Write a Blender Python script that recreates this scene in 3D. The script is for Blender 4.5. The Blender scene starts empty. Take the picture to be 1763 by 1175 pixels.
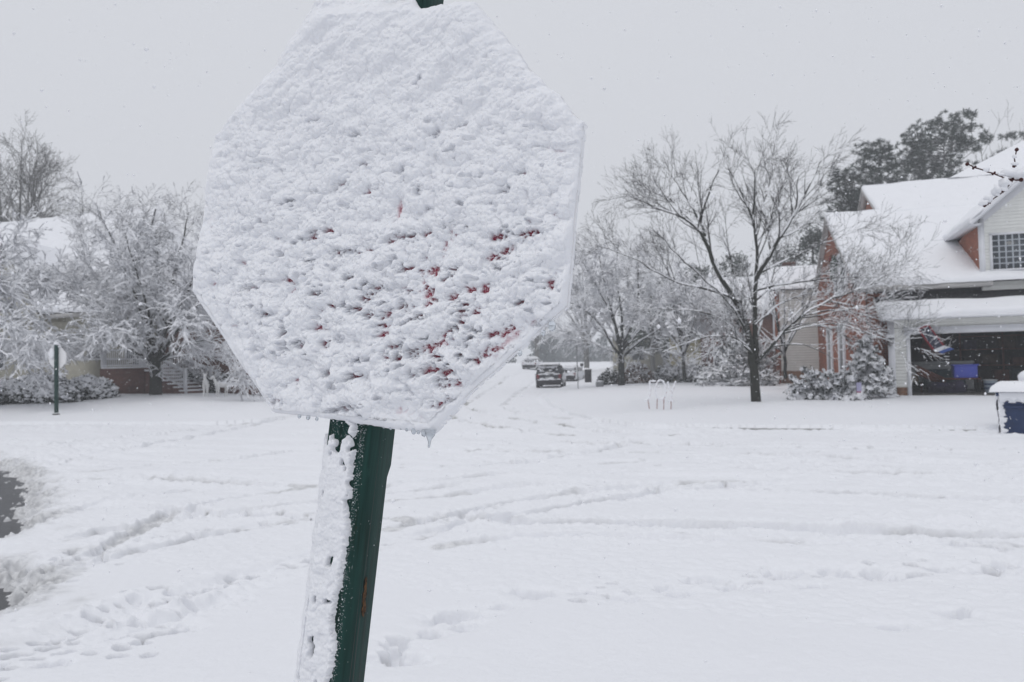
import bpy, math
import numpy as np
from mathutils import Vector, Matrix
PI = math.pi
rad = math.radians
S = bpy.context.scene
COL = S.collection

# ------------------------------------------------------------------ camera
F, CX, CY = 1300.0, 881.5, 587.5          # focal length and centre in pixels of the 1763 px wide photograph
EYE = np.array([0.0, 0.0, 1.6])
_p, _r = math.atan(43.5 / F), rad(1.2)
FW = np.array([0, math.cos(_p), math.sin(_p)])
_u0 = np.array([0, -math.sin(_p), math.cos(_p)])
_r0 = np.array([1.0, 0, 0])
RT = math.cos(_r) * _r0 - math.sin(_r) * _u0
UP = math.sin(_r) * _r0 + math.cos(_r) * _u0
cam = bpy.data.cameras.new('camera')
cam.sensor_width = 36.0
cam.lens = F / 1763 * 36
cam.clip_start, cam.clip_end = 0.05, 3000
cam.dof.use_dof = True
cam.dof.focus_distance = 1.38
cam.dof.aperture_fstop = 8.5
camo = bpy.data.objects.new('camera', cam)
COL.objects.link(camo)
m = Matrix.Identity(4)
for i in range(3):
    m[i][0], m[i][1], m[i][2], m[i][3] = RT[i], UP[i], -FW[i], EYE[i]
camo.matrix_world = m
S.camera = camo

# ------------------------------------------------------------------ light
W = bpy.data.worlds.new('World')
S.world = W
W.use_nodes = True
nt = W.node_tree
bg = nt.nodes['Background']
SUN_EL, SUN_AZ = rad(62), rad(-150)       # azimuth measured from +Y towards +X
sky = nt.nodes.new('ShaderNodeTexSky')
sky.sky_type = 'NISHITA'
sky.sun_disc = False
sky.sun_elevation = SUN_EL
sky.sun_rotation = SUN_AZ
sky.dust_density = 6.0
sky.air_density = 1.0
hs = nt.nodes.new('ShaderNodeHueSaturation')
hs.inputs['Saturation'].default_value = 0.10
mixw = nt.nodes.new('ShaderNodeMixRGB')
mixw.inputs['Fac'].default_value = 0.86    # a closed overcast layer over the clear sky
mixw.inputs['Color2'].default_value = (6.95, 7.15, 7.68, 1)
nt.links.new(sky.outputs[0], hs.inputs['Color'])
nt.links.new(hs.outputs[0], mixw.inputs['Color1'])
# an overcast sky is brighter overhead than at the horizon
wtc = nt.nodes.new('ShaderNodeTexCoord'); wsx = nt.nodes.new('ShaderNodeSeparateXYZ')
nt.links.new(wtc.outputs['Generated'], wsx.inputs[0])
wmr = nt.nodes.new('ShaderNodeMapRange'); wmr.inputs['From Min'].default_value = .25; wmr.inputs['From Max'].default_value = 1.0
wmr.inputs['To Min'].default_value = 1.0; wmr.inputs['To Max'].default_value = 1.12
nt.links.new(wsx.outputs['Z'], wmr.inputs['Value'])
wmu = nt.nodes.new('ShaderNodeVectorMath'); wmu.operation = 'SCALE'
nt.links.new(mixw.outputs[0], wmu.inputs[0]); nt.links.new(wmr.outputs[0], wmu.inputs['Scale'])
nt.links.new(wmu.outputs[0], bg.inputs['Color'])
bg.inputs['Strength'].default_value = 0.10
sl = bpy.data.lights.new('sun', 'SUN')
sl.energy = 0.5
sl.angle = rad(30)
sl.color = (1.0, 0.97, 0.93)
so = bpy.data.objects.new('sun', sl)
COL.objects.link(so)
sd = Vector((math.sin(SUN_AZ) * math.cos(SUN_EL), math.cos(SUN_AZ) * math.cos(SUN_EL), math.sin(SUN_EL)))
so.rotation_euler = sd.to_track_quat('Z', 'Y').to_euler()
so.location = (0, 0, 40)
S.view_settings.view_transform = 'Standard'
S.view_settings.look = 'None'
S.view_settings.exposure = 0.0
S.view_settings.gamma = 1.0
S.render.engine = 'CYCLES'
S.cycles.use_denoising = True
S.cycles.max_bounces = 6
S.cycles.diffuse_bounces = 4
S.cycles.volume_bounces = 1
S.cycles.transparent_max_bounces = 8

# ------------------------------------------------------------------ helpers
def ray(px, py): return FW + (px - CX) / F * RT - (py - CY) / F * UP
def at(px, py, Y):
    d = ray(px, py)
    return EYE + d * (Y / d[1])
def onz(px, py, z=0.0):
    d = ray(px, py)
    return EYE + d * ((z - EYE[2]) / d[2])

def _hash(ix, iy, seed):
    h = (ix.astype(np.int64) * 374761393 + iy.astype(np.int64) * 668265263 + seed * 974634777) & 0xffffffff
    h = ((h ^ (h >> 13)) * 1274126177) & 0xffffffff
    h = ((h ^ (h >> 16)) * 2246822519) & 0xffffffff
    h = h ^ (h >> 15)
    return (h & 0xffffff) / float(0x1000000)
def vnoise(x, y, seed=0):
    ix, iy = np.floor(x), np.floor(y)
    fx, fy = x - ix, y - iy
    fx = fx * fx * fx * (fx * (fx * 6 - 15) + 10)
    fy = fy * fy * fy * (fy * (fy * 6 - 15) + 10)
    a, b = _hash(ix, iy, seed), _hash(ix + 1, iy, seed)
    c, d = _hash(ix, iy + 1, seed), _hash(ix + 1, iy + 1, seed)
    return 2 * ((a * (1 - fx) + b * fx) * (1 - fy) + (c * (1 - fx) + d * fx) * fy) - 1
def fbm(x, y, o=4, seed=0, gain=0.5):
    t = np.zeros_like(x, dtype=float)
    a = 1.0
    for i in range(o):
        t += a * vnoise(x * 2 ** i + 17.3 * i, y * 2 ** i - 9.1 * i, seed + i)
        a *= gain
    return t
def worley(x, y, seed=0):
    ix, iy = np.floor(x), np.floor(y)
    best = np.full(x.shape, 9.0)
    for dx in (-1, 0, 1):
        for dy in (-1, 0, 1):
            jx = ix + dx + _hash(ix + dx, iy + dy, seed)
            jy = iy + dy + _hash(ix + dx, iy + dy, seed + 77)
            best = np.minimum(best, (x - jx) ** 2 + (y - jy) ** 2)
    return np.sqrt(best)
def sstep(a, b, x):
    t = np.clip((x - a) / (b - a), 0, 1)
    return t * t * (3 - 2 * t)

class MB:
    """Collects vertices, quads and triangles and links them as one mesh object."""
    def __init__(s): s.V, s.Q, s.T, s.n = [], [], [], 0
    def add(s, v, q=None, t=None):
        v = np.asarray(v, float).reshape(-1, 3)
        if q is not None and len(q): s.Q.append(np.asarray(q, np.int64).reshape(-1, 4) + s.n)
        if t is not None and len(t): s.T.append(np.asarray(t, np.int64).reshape(-1, 3) + s.n)
        s.V.append(v); s.n += len(v)
    def box(s, x0, x1, y0, y1, z0, z1, bev=0.0):
        if bev <= 0:
            v = [(x, y, z) for z in (z0, z1) for y in (y0, y1) for x in (x0, x1)]
            s.add(v, [(0, 2, 3, 1), (4, 5, 7, 6), (0, 1, 5, 4), (2, 6, 7, 3), (0, 4, 6, 2), (1, 3, 7, 5)])
        else:
            b = bev
            ring = lambda i, z: [(x0 + i, y0 + b, z), (x0 + b, y0 + i, z), (x1 - b, y0 + i, z), (x1 - i, y0 + b, z), (x1 - i, y1 - b, z), (x1 - b, y1 - i, z), (x0 + b, y1 - i, z), (x0 + i, y1 - b, z)]
            R = [ring(b * .7, z0), ring(0, z0 + b), ring(0, z1 - b), ring(b * .7, z1)]
            s.loft([np.array(r) for r in R])
    def loft(s, rings, caps=True):
        k = len(rings[0])
        q = []
        for i in range(len(rings) - 1):
            for j in range(k):
                q.append((i * k + j, i * k + (j + 1) % k, (i + 1) * k + (j + 1) % k, (i + 1) * k + j))
        s.add(np.concatenate(rings), q)
        if caps:
            for r, f in ((rings[0], -1), (rings[-1], 1)):
                c = r.mean(0)
                t = [(k, (j + 1) % k, j) if f < 0 else (k, j, (j + 1) % k) for j in range(k)]
                s.add(np.vstack([r, c]), None, t)
    def prism(s, poly, axis, a0, a1):
        """poly: list of 2-D points; extruded along the axis (0 x, 1 y, 2 z) from a0 to a1."""
        P = np.array(poly, float)
        def ring(a):
            o = np.zeros((len(P), 3)); k = [i for i in range(3) if i != axis]
            o[:, k[0]], o[:, k[1]], o[:, axis] = P[:, 0], P[:, 1], a
            return o
        s.loft([ring(a0), ring(a1)])
    def bar(s, p0, p1, w, h=None):
        h = h or w
        p0, p1 = np.array(p0, float), np.array(p1, float)
        d = p1 - p0; d /= np.linalg.norm(d)
        ref = np.array([0, 0, 1.0]) if abs(d[2]) < .9 else np.array([1.0, 0, 0])
        x = np.cross(d, ref); x /= np.linalg.norm(x); y = np.cross(x, d)
        o = [x * w / 2 * i + y * h / 2 * j for i, j in ((-1, -1), (1, -1), (1, 1), (-1, 1))]
        s.loft([np.array([p0 + k for k in o]), np.array([p1 + k for k in o])])
    def tube(s, pts, rr, n=8, caps=True):
        P = np.array(pts, float)
        R = np.broadcast_to(np.array(rr, float), (len(P),))
        T = np.gradient(P, axis=0); T /= np.linalg.norm(T, axis=1)[:, None] + 1e-12
        ref = np.array([0.31, 0.17, 0.93]) if abs(T[0][2]) < .8 else np.array([0.93, 0.31, 0.17])
        rings = []
        x = np.cross(T[0], ref)
        an = np.arange(n) * 2 * PI / n
        for i in range(len(P)):
            x = x - T[i] * (x @ T[i]); x /= np.linalg.norm(x) + 1e-12
            y = np.cross(T[i], x)
            rings.append(P[i] + R[i] * (np.cos(an)[:, None] * x + np.sin(an)[:, None] * y))
        s.loft(rings, caps)
    def blob(s, c, rx, ry, rz, seed=0, n=10, m_=7, amp=.18):
        th = np.linspace(0, PI, m_ + 1)[:, None]; ph = np.linspace(0, 2 * PI, n, endpoint=False)[None]
        x, y, z = np.sin(th) * np.cos(ph), np.sin(th) * np.sin(ph), np.cos(th) + 0 * ph
        k = 1 + amp * fbm(x * 1.7 + z * 1.1 + seed * 3.1, y * 1.7 - z * .9 + seed * 1.7, 2, seed)
        k[0], k[-1] = k[0].mean(), k[-1].mean()
        v = np.stack([c[0] + rx * x * k, c[1] + ry * y * k, c[2] + rz * z * k], -1).reshape(-1, 3)
        q = [(i * n + j, (i + 1) * n + j, (i + 1) * n + (j + 1) % n, i * n + (j + 1) % n) for i in range(m_) for j in range(n)]
        s.add(v, q)
    def grid(s, P, keep=None):
        a, b = P.shape[:2]
        I = np.arange(a * b).reshape(a, b)
        q = np.stack([I[:-1, :-1], I[:-1, 1:], I[1:, 1:], I[1:, :-1]], -1)
        if keep is not None: q = q[keep]
        s.add(P.reshape(-1, 3), q.reshape(-1, 4))
    def build(s, name, mat, parent=None, smooth=False, world=True, attr=None):
        V = np.concatenate(s.V) if s.V else np.zeros((0, 3))
        if parent is not None and world: V = V - np.array(parent_loc(parent))
        Q = np.concatenate(s.Q) if s.Q else np.zeros((0, 4), np.int64)
        T = np.concatenate(s.T) if s.T else np.zeros((0, 3), np.int64)
        me = bpy.data.meshes.new(name)
        me.vertices.add(len(V)); me.vertices.foreach_set('co', V.astype(np.float32).ravel())
        nl = len(Q) * 4 + len(T) * 3
        me.loops.add(nl); me.polygons.add(len(Q) + len(T))
        me.loops.foreach_set('vertex_index', np.concatenate([Q.ravel(), T.ravel()]).astype(np.int32))
        me.polygons.foreach_set('loop_start', np.concatenate([np.arange(len(Q)) * 4, len(Q) * 4 + np.arange(len(T)) * 3]).astype(np.int32))
        if smooth: me.polygons.foreach_set('use_smooth', np.ones(len(Q) + len(T), bool))
        if attr is not None:
            for k, val in attr.items():
                A = me.attributes.new(k, 'FLOAT', 'POINT'); A.data.foreach_set('value', np.asarray(val, np.float32).ravel())
        me.update(calc_edges=True); me.validate()
        if mat: me.materials.append(mat)
        o = bpy.data.objects.new(name, me); COL.objects.link(o)
        if parent is not None: o.parent = parent
        return o
def parent_loc(o):
    l = np.array(o.location)
    return l if o.parent is None else l + parent_loc(o.parent)
def tag(o, label=None, cat=None, group=None, kind=None):
    if label: o['label'] = label
    if cat: o['category'] = cat
    if group: o['group'] = group
    if kind: o['kind'] = kind
    return o
def thing(name, label, cat, loc=(0, 0, 0), rz=0.0, group=None):
    o = bpy.data.objects.new(name, None); COL.objects.link(o)
    o.location = loc; o.rotation_euler = (0, 0, rz); o.empty_display_size = .2
    return tag(o, label, cat, group)

# ------------------------------------------------------------------ materials
def mat(name, color, rough=.7, spec=.3, noise=0.0, nscale=6.0, bump=0.0, bscale=40.0, metal=0.0, coord='Object'):
    m_ = bpy.data.materials.new(name); m_.use_nodes = True
    n, l = m_.node_tree.nodes, m_.node_tree.links
    b = n['Principled BSDF']
    b.inputs['Base Color'].default_value = (*color, 1)
    b.inputs['Roughness'].default_value = rough
    b.inputs['Specular IOR Level'].default_value = spec
    b.inputs['Metallic'].default_value = metal
    tc = n.new('ShaderNodeTexCoord')
    if noise:
        t = n.new('ShaderNodeTexNoise'); t.inputs['Scale'].default_value = nscale; t.inputs['Detail'].default_value = 6
        l.new(tc.outputs[coord], t.inputs['Vector'])
        r = n.new('ShaderNodeMapRange'); r.inputs['From Min'].default_value = .3; r.inputs['From Max'].default_value = .7
        r.inputs['To Min'].default_value = 1 - noise; r.inputs['To Max'].default_value = 1 + noise
        l.new(t.outputs['Fac'], r.inputs['Value'])
        mu = n.new('ShaderNodeVectorMath'); mu.operation = 'SCALE'
        mu.inputs[0].default_value = color
        l.new(r.outputs[0], mu.inputs['Scale']); l.new(mu.outputs[0], b.inputs['Base Color'])
    if bump:
        t = n.new('ShaderNodeTexNoise'); t.inputs['Scale'].default_value = bscale; t.inputs['Detail'].default_value = 5
        l.new(tc.outputs[coord], t.inputs['Vector'])
        bp = n.new('ShaderNodeBump'); bp.inputs['Strength'].default_value = bump; bp.inputs['Distance'].default_value = .02
        l.new(t.outputs['Fac'], bp.inputs['Height']); l.new(bp.outputs[0], b.inputs['Normal'])
    return m_
SNOWC = (.80, .81, .84)
M = {}
M['snow'] = mat('snow', SNOWC, .6, .2, .02, 3, .25, 30)
M['snow_far'] = mat('snow_far', SNOWC, .7, .1)
M['twig_snow'] = mat('twig_snow', (.84, .85, .88), .7, .1)
def snow_fine(name, bscale, strength, dist, sss=0.0, thin=False):
    m_ = mat(name, SNOWC, .6, .25)
    n, l = m_.node_tree.nodes, m_.node_tree.links
    b = n['Principled BSDF']
    tc = n.new('ShaderNodeTexCoord')
    t = n.new('ShaderNodeTexNoise'); t.inputs['Scale'].default_value = bscale; t.inputs['Detail'].default_value = 4; t.inputs['Roughness'].default_value = .65
    l.new(tc.outputs['Object'], t.inputs['Vector'])
    bp = n.new('ShaderNodeBump'); bp.inputs['Strength'].default_value = strength; bp.inputs['Distance'].default_value = dist
    l.new(t.outputs['Fac'], bp.inputs['Height']); l.new(bp.outputs[0], b.inputs['Normal'])
    if sss:
        b.inputs['Subsurface Weight'].default_value = sss
        b.inputs['Subsurface Radius'].default_value = (1, .95, .9)
        b.inputs['Subsurface Scale'].default_value = .006
    if thin:   # a thin, wet skin of snow lets the paint under it tint it
        a = n.new('ShaderNodeAttribute'); a.attribute_name = 'thin'
        mx = n.new('ShaderNodeMixRGB'); mx.inputs['Color1'].default_value = (*SNOWC, 1); mx.inputs['Color2'].default_value = (.56, .30, .34, 1)
        l.new(a.outputs['Fac'], mx.inputs['Fac']); l.new(mx.outputs[0], b.inputs['Base Color'])
    return m_
M['sign_snow'] = snow_fine('sign_snow', 900, .3, .002, .3, True)
M['post_snow'] = snow_fine('post_snow', 900, .3, .002, .1)

def ground_mat(name):
    m_ = snow_fine(name, 22, .35, .02)
    n, l = m_.node_tree.nodes, m_.node_tree.links
    b = n['Principled BSDF']
    a = n.new('ShaderNodeAttribute'); a.attribute_name = 'slush_grey'
    tc = n.new('ShaderNodeTexCoord'); t = n.new('ShaderNodeTexNoise'); t.inputs['Scale'].default_value = 14; t.inputs['Detail'].default_value = 6
    l.new(tc.outputs['Object'], t.inputs['Vector'])
    cr = n.new('ShaderNodeValToRGB'); cr.color_ramp.elements[0].position = .36; cr.color_ramp.elements[0].color = (.17, .17, .165, 1)
    cr.color_ramp.elements[1].position = .62; cr.color_ramp.elements[1].color = (.60, .60, .59, 1)
    l.new(t.outputs['Fac'], cr.inputs['Fac'])
    mx = n.new('ShaderNodeMixRGB'); mx.inputs['Color1'].default_value = (*SNOWC, 1)
    l.new(a.outputs['Fac'], mx.inputs['Fac']); l.new(cr.outputs[0], mx.inputs['Color2']); l.new(mx.outputs[0], b.inputs['Base Color'])
    return m_
M['ground'] = ground_mat('ground_snow')
M['asphalt'] = mat('wet_asphalt', (.045, .047, .052), .35, .5, .35, 9, .5, 60)
M['kerb'] = mat('kerb_concrete', (.34, .34, .34), .8, .2, .25, 5)
M['red'] = mat('sign_red', (.25, .005, .036), .5, .3)
def _frost():
    n, l = M['red'].node_tree.nodes, M['red'].node_tree.links
    tc = n.new('ShaderNodeTexCoord'); t = n.new('ShaderNodeTexNoise'); t.inputs['Scale'].default_value = 420; t.inputs['Detail'].default_value = 3
    l.new(tc.outputs['Object'], t.inputs['Vector'])
    r = n.new('ShaderNodeMapRange'); r.inputs['From Min'].default_value = .47; r.inputs['From Max'].default_value = .60; r.inputs['To Max'].default_value = .8
    l.new(t.outputs['Fac'], r.inputs['Value'])
    mx = n.new('ShaderNodeMixRGB'); mx.inputs['Color1'].default_value = (.25, .005, .036, 1); mx.inputs['Color2'].default_value = (.55, .45, .47, 1)
    l.new(r.outputs[0], mx.inputs['Fac']); l.new(mx.outputs[0], n['Principled BSDF'].inputs['Base Color'])
_frost()
M['sign_white'] = mat('sign_white', (.75, .75, .76), .5, .35)
M['ice'] = mat('ice', (.80, .84, .88), .12, .5)
M['ice'].node_tree.nodes['Principled BSDF'].inputs['Transmission Weight'].default_value = .75
M['ice'].node_tree.nodes['Principled BSDF'].inputs['IOR'].default_value = 1.31

def post_mat():
    m_ = mat('green_post_paint', (.012, .055, .042), .6, .18)
    n, l = m_.node_tree.nodes, m_.node_tree.links
    b = n['Principled BSDF']
    tc = n.new('ShaderNodeTexCoord')
    mp = n.new('ShaderNodeMapping'); mp.inputs['Scale'].default_value = (1, .05, 1)   # grain runs along the post
    l.new(tc.outputs['Object'], mp.inputs['Vector'])
    t = n.new('ShaderNodeTexNoise'); t.inputs['Scale'].default_value = 130; t.inputs['Detail'].default_value = 8
    l.new(mp.outputs[0], t.inputs['Vector'])
    cr = n.new('ShaderNodeValToRGB')
    cr.color_ramp.elements[0].position = .30; cr.color_ramp.elements[0].color = (.006, .022, .017, 1)
    cr.color_ramp.elements[1].position = .72; cr.color_ramp.elements[1].color = (.014, .052, .044, 1)
    e = cr.color_ramp.elements.new(.45); e.color = (.010, .036, .031, 1)
    l.new(t.outputs['Fac'], cr.inputs['Fac'])
    # rusty, bare wood patches
    t2 = n.new('ShaderNodeTexNoise'); t2.inputs['Scale'].default_value = 28; t2.inputs['Detail'].default_value = 5
    mp2 = n.new('ShaderNodeMapping'); mp2.inputs['Scale'].default_value = (1, .45, 1); mp2.inputs['Location'].default_value = (3.1, 1.7, .4)
    l.new(tc.outputs['Object'], mp2.inputs['Vector']); l.new(mp2.outputs[0], t2.inputs['Vector'])
    r2 = n.new('ShaderNodeMapRange'); r2.inputs['From Min'].default_value = .71; r2.inputs['From Max'].default_value = .76
    l.new(t2.outputs['Fac'], r2.inputs['Value'])
    mx = n.new('ShaderNodeMixRGB'); mx.inputs['Color2'].default_value = (.055, .030, .016, 1)
    l.new(r2.outputs[0], mx.inputs['Fac']); l.new(cr.outputs[0], mx.inputs['Color1'])
    l.new(mx.outputs[0], b.inputs['Base Color'])
    bp = n.new('ShaderNodeBump'); bp.inputs['Strength'].default_value = .5; bp.inputs['Distance'].default_value = .002
    l.new(t.outputs['Fac'], bp.inputs['Height']); l.new(bp.outputs[0], b.inputs['Normal'])
    return m_
M['post'] = post_mat()
M['knot'] = mat('bare_knot', (.10, .048, .018), .7, .2, .8, 120, .6, 200)

def bark(name, col, snow_from, snow_to, col2=None):
    """Bark whose upper sides carry snow."""
    m_ = mat(name, col, .85, .1)
    n, l = m_.node_tree.nodes, m_.node_tree.links
    b = n['Principled BSDF']
    g = n.new('ShaderNodeNewGeometry'); sx = n.new('ShaderNodeSeparateXYZ'); l.new(g.outputs['Normal'], sx.inputs[0])
    tc = n.new('ShaderNodeTexCoord'); t = n.new('ShaderNodeTexNoise'); t.inputs['Scale'].default_value = 7; t.inputs['Detail'].default_value = 6
    l.new(tc.outputs['Object'], t.inputs['Vector'])
    ad = n.new('ShaderNodeMath'); ad.operation = 'MULTIPLY_ADD'; ad.inputs[1].default_value = 1.1
    l.new(t.outputs['Fac'], ad.inputs[0]); l.new(sx.outputs['Z'], ad.inputs[2])
    r = n.new('ShaderNodeMapRange'); r.inputs['From Min'].default_value = snow_from + .5; r.inputs['From Max'].default_value = snow_to + .5
    l.new(ad.outputs[0], r.inputs['Value'])
    t2 = n.new('ShaderNodeTexNoise'); t2.inputs['Scale'].default_value = 25; t2.inputs['Detail'].default_value = 6
    l.new(tc.outputs['Object'], t2.inputs['Vector'])
    mc = n.new('ShaderNodeMixRGB'); mc.inputs['Color1'].default_value = (*col, 1); mc.inputs['Color2'].default_value = (*(col2 or [c * 2.2 for c in col]), 1)
    l.new(t2.outputs['Fac'], mc.inputs['Fac'])
    mx = n.new('ShaderNodeMixRGB'); mx.inputs['Color2'].default_value = (*SNOWC, 1)
    l.new(r.outputs[0], mx.inputs['Fac']); l.new(mc.outputs[0], mx.inputs['Color1']); l.new(mx.outputs[0], b.inputs['Base Color'])
    return m_
M['bark'] = bark('dark_bark', (.022, .024, .022), .45, .75)
M['bark_moss'] = bark('mossy_bark', (.020, .022, .019), .40, .70, (.055, .056, .048))
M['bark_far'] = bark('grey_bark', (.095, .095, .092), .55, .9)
M['twig'] = bark('twig', (.030, .029, .028), .5, 1.1)
M['twig_frost'] = bark('frosted_twig', (.07, .068, .065), -.5, .4)
M['pine'] = mat('pine_needles', (.050, .066, .055), .7, .2, .5, .9)
M['leaf'] = mat('evergreen_leaves', (.016, .028, .018), .6, .3, .6, 5)
M['russet'] = mat('russet_leaves', (.11, .055, .03), .8, .1, .5, 5)

def brick(name, c1, c2, mortar):
    m_ = mat(name, c1, .85, .15)
    n, l = m_.node_tree.nodes, m_.node_tree.links
    b = n['Principled BSDF']
    tc = n.new('ShaderNodeTexCoord'); sx = n.new('ShaderNodeSeparateXYZ'); l.new(tc.outputs['Object'], sx.inputs[0])
    ad = n.new('ShaderNodeMath'); l.new(sx.outputs['X'], ad.inputs[0]); l.new(sx.outputs['Y'], ad.inputs[1])
    cb = n.new('ShaderNodeCombineXYZ'); l.new(ad.outputs[0], cb.inputs['X']); l.new(sx.outputs['Z'], cb.inputs['Y'])
    t = n.new('ShaderNodeTexBrick'); t.inputs['Scale'].default_value = 1.0
    t.inputs['Brick Width'].default_value = .21; t.inputs['Row Height'].default_value = .075; t.inputs['Mortar Size'].default_value = .008
    t.inputs['Color1'].default_value = (*c1, 1); t.inputs['Color2'].default_value = (*c2, 1); t.inputs['Mortar'].default_value = (*mortar, 1)
    l.new(cb.outputs[0], t.inputs['Vector'])
    no = n.new('ShaderNodeTexNoise'); no.inputs['Scale'].default_value = 2.5; no.inputs['Detail'].default_value = 5; l.new(tc.outputs['Object'], no.inputs['Vector'])
    mx = n.new('ShaderNodeMixRGB'); mx.blend_type = 'MULTIPLY'; mx.inputs['Fac'].default_value = .35
    l.new(t.outputs['Color'], mx.inputs['Color1']); l.new(no.outputs['Fac'], mx.inputs['Color2']); l.new(mx.outputs[0], b.inputs['Base Color'])
    return m_
M['brick'] = brick('red_brick', (.37, .105, .05), (.25, .066, .032), (.30, .22, .18))
M['brick_dim'] = brick('weathered_brick', (.17, .062, .045), (.11, .04, .03), (.2, .16, .14))
M['brick_brown'] = brick('brown_brick', (.22, .11, .06), (.15, .07, .04), (.2, .16, .13))
M['siding'] = mat('cream_siding', (.76, .765, .735), .65, .25, .05, 3)
M['siding_tan'] = mat('tan_siding', (.34, .325, .27), .7, .2, .1, 3)
M['yellow'] = mat('yellow_wall', (.42, .38, .24), .7, .2, .1, 3)
M['trim'] = mat('white_trim', (.70, .71, .74), .5, .3, .05, 3)
M['soffit'] = mat('soffit', (.46, .45, .44), .7, .2)
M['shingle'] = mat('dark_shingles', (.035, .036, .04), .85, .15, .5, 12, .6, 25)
M['glass'] = mat('dark_glass', (.05, .06, .07), .12, .5)
M['muntin'] = mat('muntin', (.40, .43, .47), .6, .3)
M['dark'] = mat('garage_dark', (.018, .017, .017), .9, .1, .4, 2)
M['concrete'] = mat('concrete_floor', (.06, .058, .055), .8, .2, .3, 3)
M['wreath'] = mat('wreath_green', (.015, .05, .025), .8, .1, .6, 30)
M['black'] = mat('black_metal', (.015, .015, .017), .45, .4)
M['lamp_glass'] = mat('lantern_glass', (.35, .35, .36), .2, .5)
M['blue_bin'] = mat('navy_plastic', (.010, .028, .088), .45, .4, .15, 8)
M['blue_tote'] = mat('blue_plastic', (.06, .085, .46), .5, .4)
M['grey_tote'] = mat('grey_plastic', (.32, .33, .34), .6, .3, .1, 4)
M['wood_red'] = mat('red_brown_wood', (.085, .028, .018), .7, .2, .4, 6)
M['teal'] = mat('teal_cloth', (.025, .05, .06), .8, .1, .3, 6)
M['tan'] = mat('cardboard', (.25, .19, .12), .85, .1, .2, 6)
M['bucket'] = mat('grey_bucket', (.22, .27, .32), .5, .3)
M['purple'] = mat('purple_cloth', (.03, .026, .05), .9, .1, .3, 8)
M['deer'] = mat('white_wire', (.70, .70, .69), .6, .2)
M['letter'] = mat('letter_red', (.24, .06, .055), .6, .3)
M['pole_grey'] = mat('grey_pole', (.22, .23, .24), .5, .4)
M['carpaint'] = mat('dark_car_paint', (.018, .021, .026), .3, .5)
M['carglass'] = mat('car_glass', (.02, .024, .03), .1, .5)
M['carlamp'] = mat('red_tail_lamp', (.16, .015, .02), .25, .5)
M['plastic'] = mat('dark_plastic', (.025, .025, .028), .6, .3)
M['tyre'] = mat('tyre', (.02, .02, .02), .85, .1)
M['rim'] = mat('rim', (.3, .3, .31), .35, .5, 0, 1, 0, 1, .6)
M['whitepaint'] = mat('white_car_paint', (.70, .71, .73), .3, .5)
M['flag_red'] = mat('flag_red', (.24, .025, .035), .8, .1, .15, 20)
M['flag_dark'] = mat('flag_dark', (.045, .05, .075), .8, .1, .6, 25)
M['flag_white'] = mat('flag_white', (.62, .63, .66), .8, .1)
M['flag_blue'] = mat('flag_blue', (.05, .09, .28), .8, .1, .2, 10)
M['lilac'] = mat('lilac_cloth', (.40, .39, .55), .8, .1)
M['pink'] = mat('pink_cloth', (.38, .14, .22), .8, .1)
M['bud'] = mat('red_bud_twig', (.055, .022, .022), .7, .2, .4, 60)
M['flake'] = mat('snowflake', (.88, .89, .92), .7, .1)
M['woods'] = mat('far_woods', (.10, .12, .125), .9, .05, .5, .6)
# ------------------------------------------------------------------ ground, roads, kerb
HT = rad(-19)                                    # the cross street and the brick house run 19 degrees off the picture plane
HA = np.array([math.cos(HT), math.sin(HT), 0]); HB = np.array([-math.sin(HT), math.cos(HT), 0])
KR = np.array([(60, -1.2), (40.6, 5.5), (20, 12.6), (10.6, 15.85), (5.6, 17.6), (4.1, 18.4), (3.0, 19.5), (2.2, 21.4), (1.7, 25), (1.45, 30), (1.55, 36.5), (2.3, 44), (3.3, 50.5), (4.2, 57), (6.3, 68), (9, 80), (14, 100), (22, 130), (40, 170), (90, 260)], float)
KL = np.array([(-70, 43.6), (-30, 29.8), (-16, 25.0), (-11, 23.3), (-9.2, 23.2), (-8.0, 24.0), (-7.4, 26.5), (-7.1, 30), (-6.8, 37), (-6, 44), (-5, 50), (-3.8, 57), (-1.5, 68), (1, 80), (6, 100), (14, 130), (32, 170), (80, 262)], float)
def polydist(x, y, P):
    d = np.full(x.shape, 1e9)
    for (ax, ay), (bx, by) in zip(P[:-1], P[1:]):
        ex, ey = bx - ax, by - ay
        t = np.clip(((x - ax) * ex + (y - ay) * ey) / (ex * ex + ey * ey), 0, 1)
        d = np.minimum(d, (x - ax - t * ex) ** 2 + (y - ay - t * ey) ** 2)
    return np.sqrt(d)
def inside(x, y, P):
    c = np.zeros(x.shape, bool)
    j = len(P) - 1
    for i in range(len(P)):
        xi, yi, xj, yj = *P[i], *P[j]
        if yi != yj:
            c ^= ((yi > y) != (yj > y)) & (x < (xj - xi) * (y - yi) / (yj - yi) + xi)
        j = i
    return c
def base_height(x, y):
    dr = polydist(x, y, KR); ir = inside(x, y, np.vstack([KR, [(400, 260), (400, -1.2)]])); dr = np.where(ir, dr, -dr)
    dl = polydist(x, y, KL); il = inside(x, y, np.vstack([KL, [(80, 600), (-400, 600), (-400, 43.6)]])); dl = np.where(il, dl, -dl)
    z = np.zeros_like(x) - .13 + 1.05 * sstep(60, 86, y) + .5 * sstep(86, 140, y)
    z = z + np.where(ir, .10 + .18 * sstep(0, 5.5, dr), 0) + np.where(il, .10 + .18 * sstep(0, 2.5, dl) + .34 * sstep(1.5, 8.5, dl), 0)
    return z, dr, dl
def gh(x, y):
    z, _, _ = base_height(np.array([float(x)]), np.array([float(y)]))
    return float(z[0]) + .15

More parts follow.
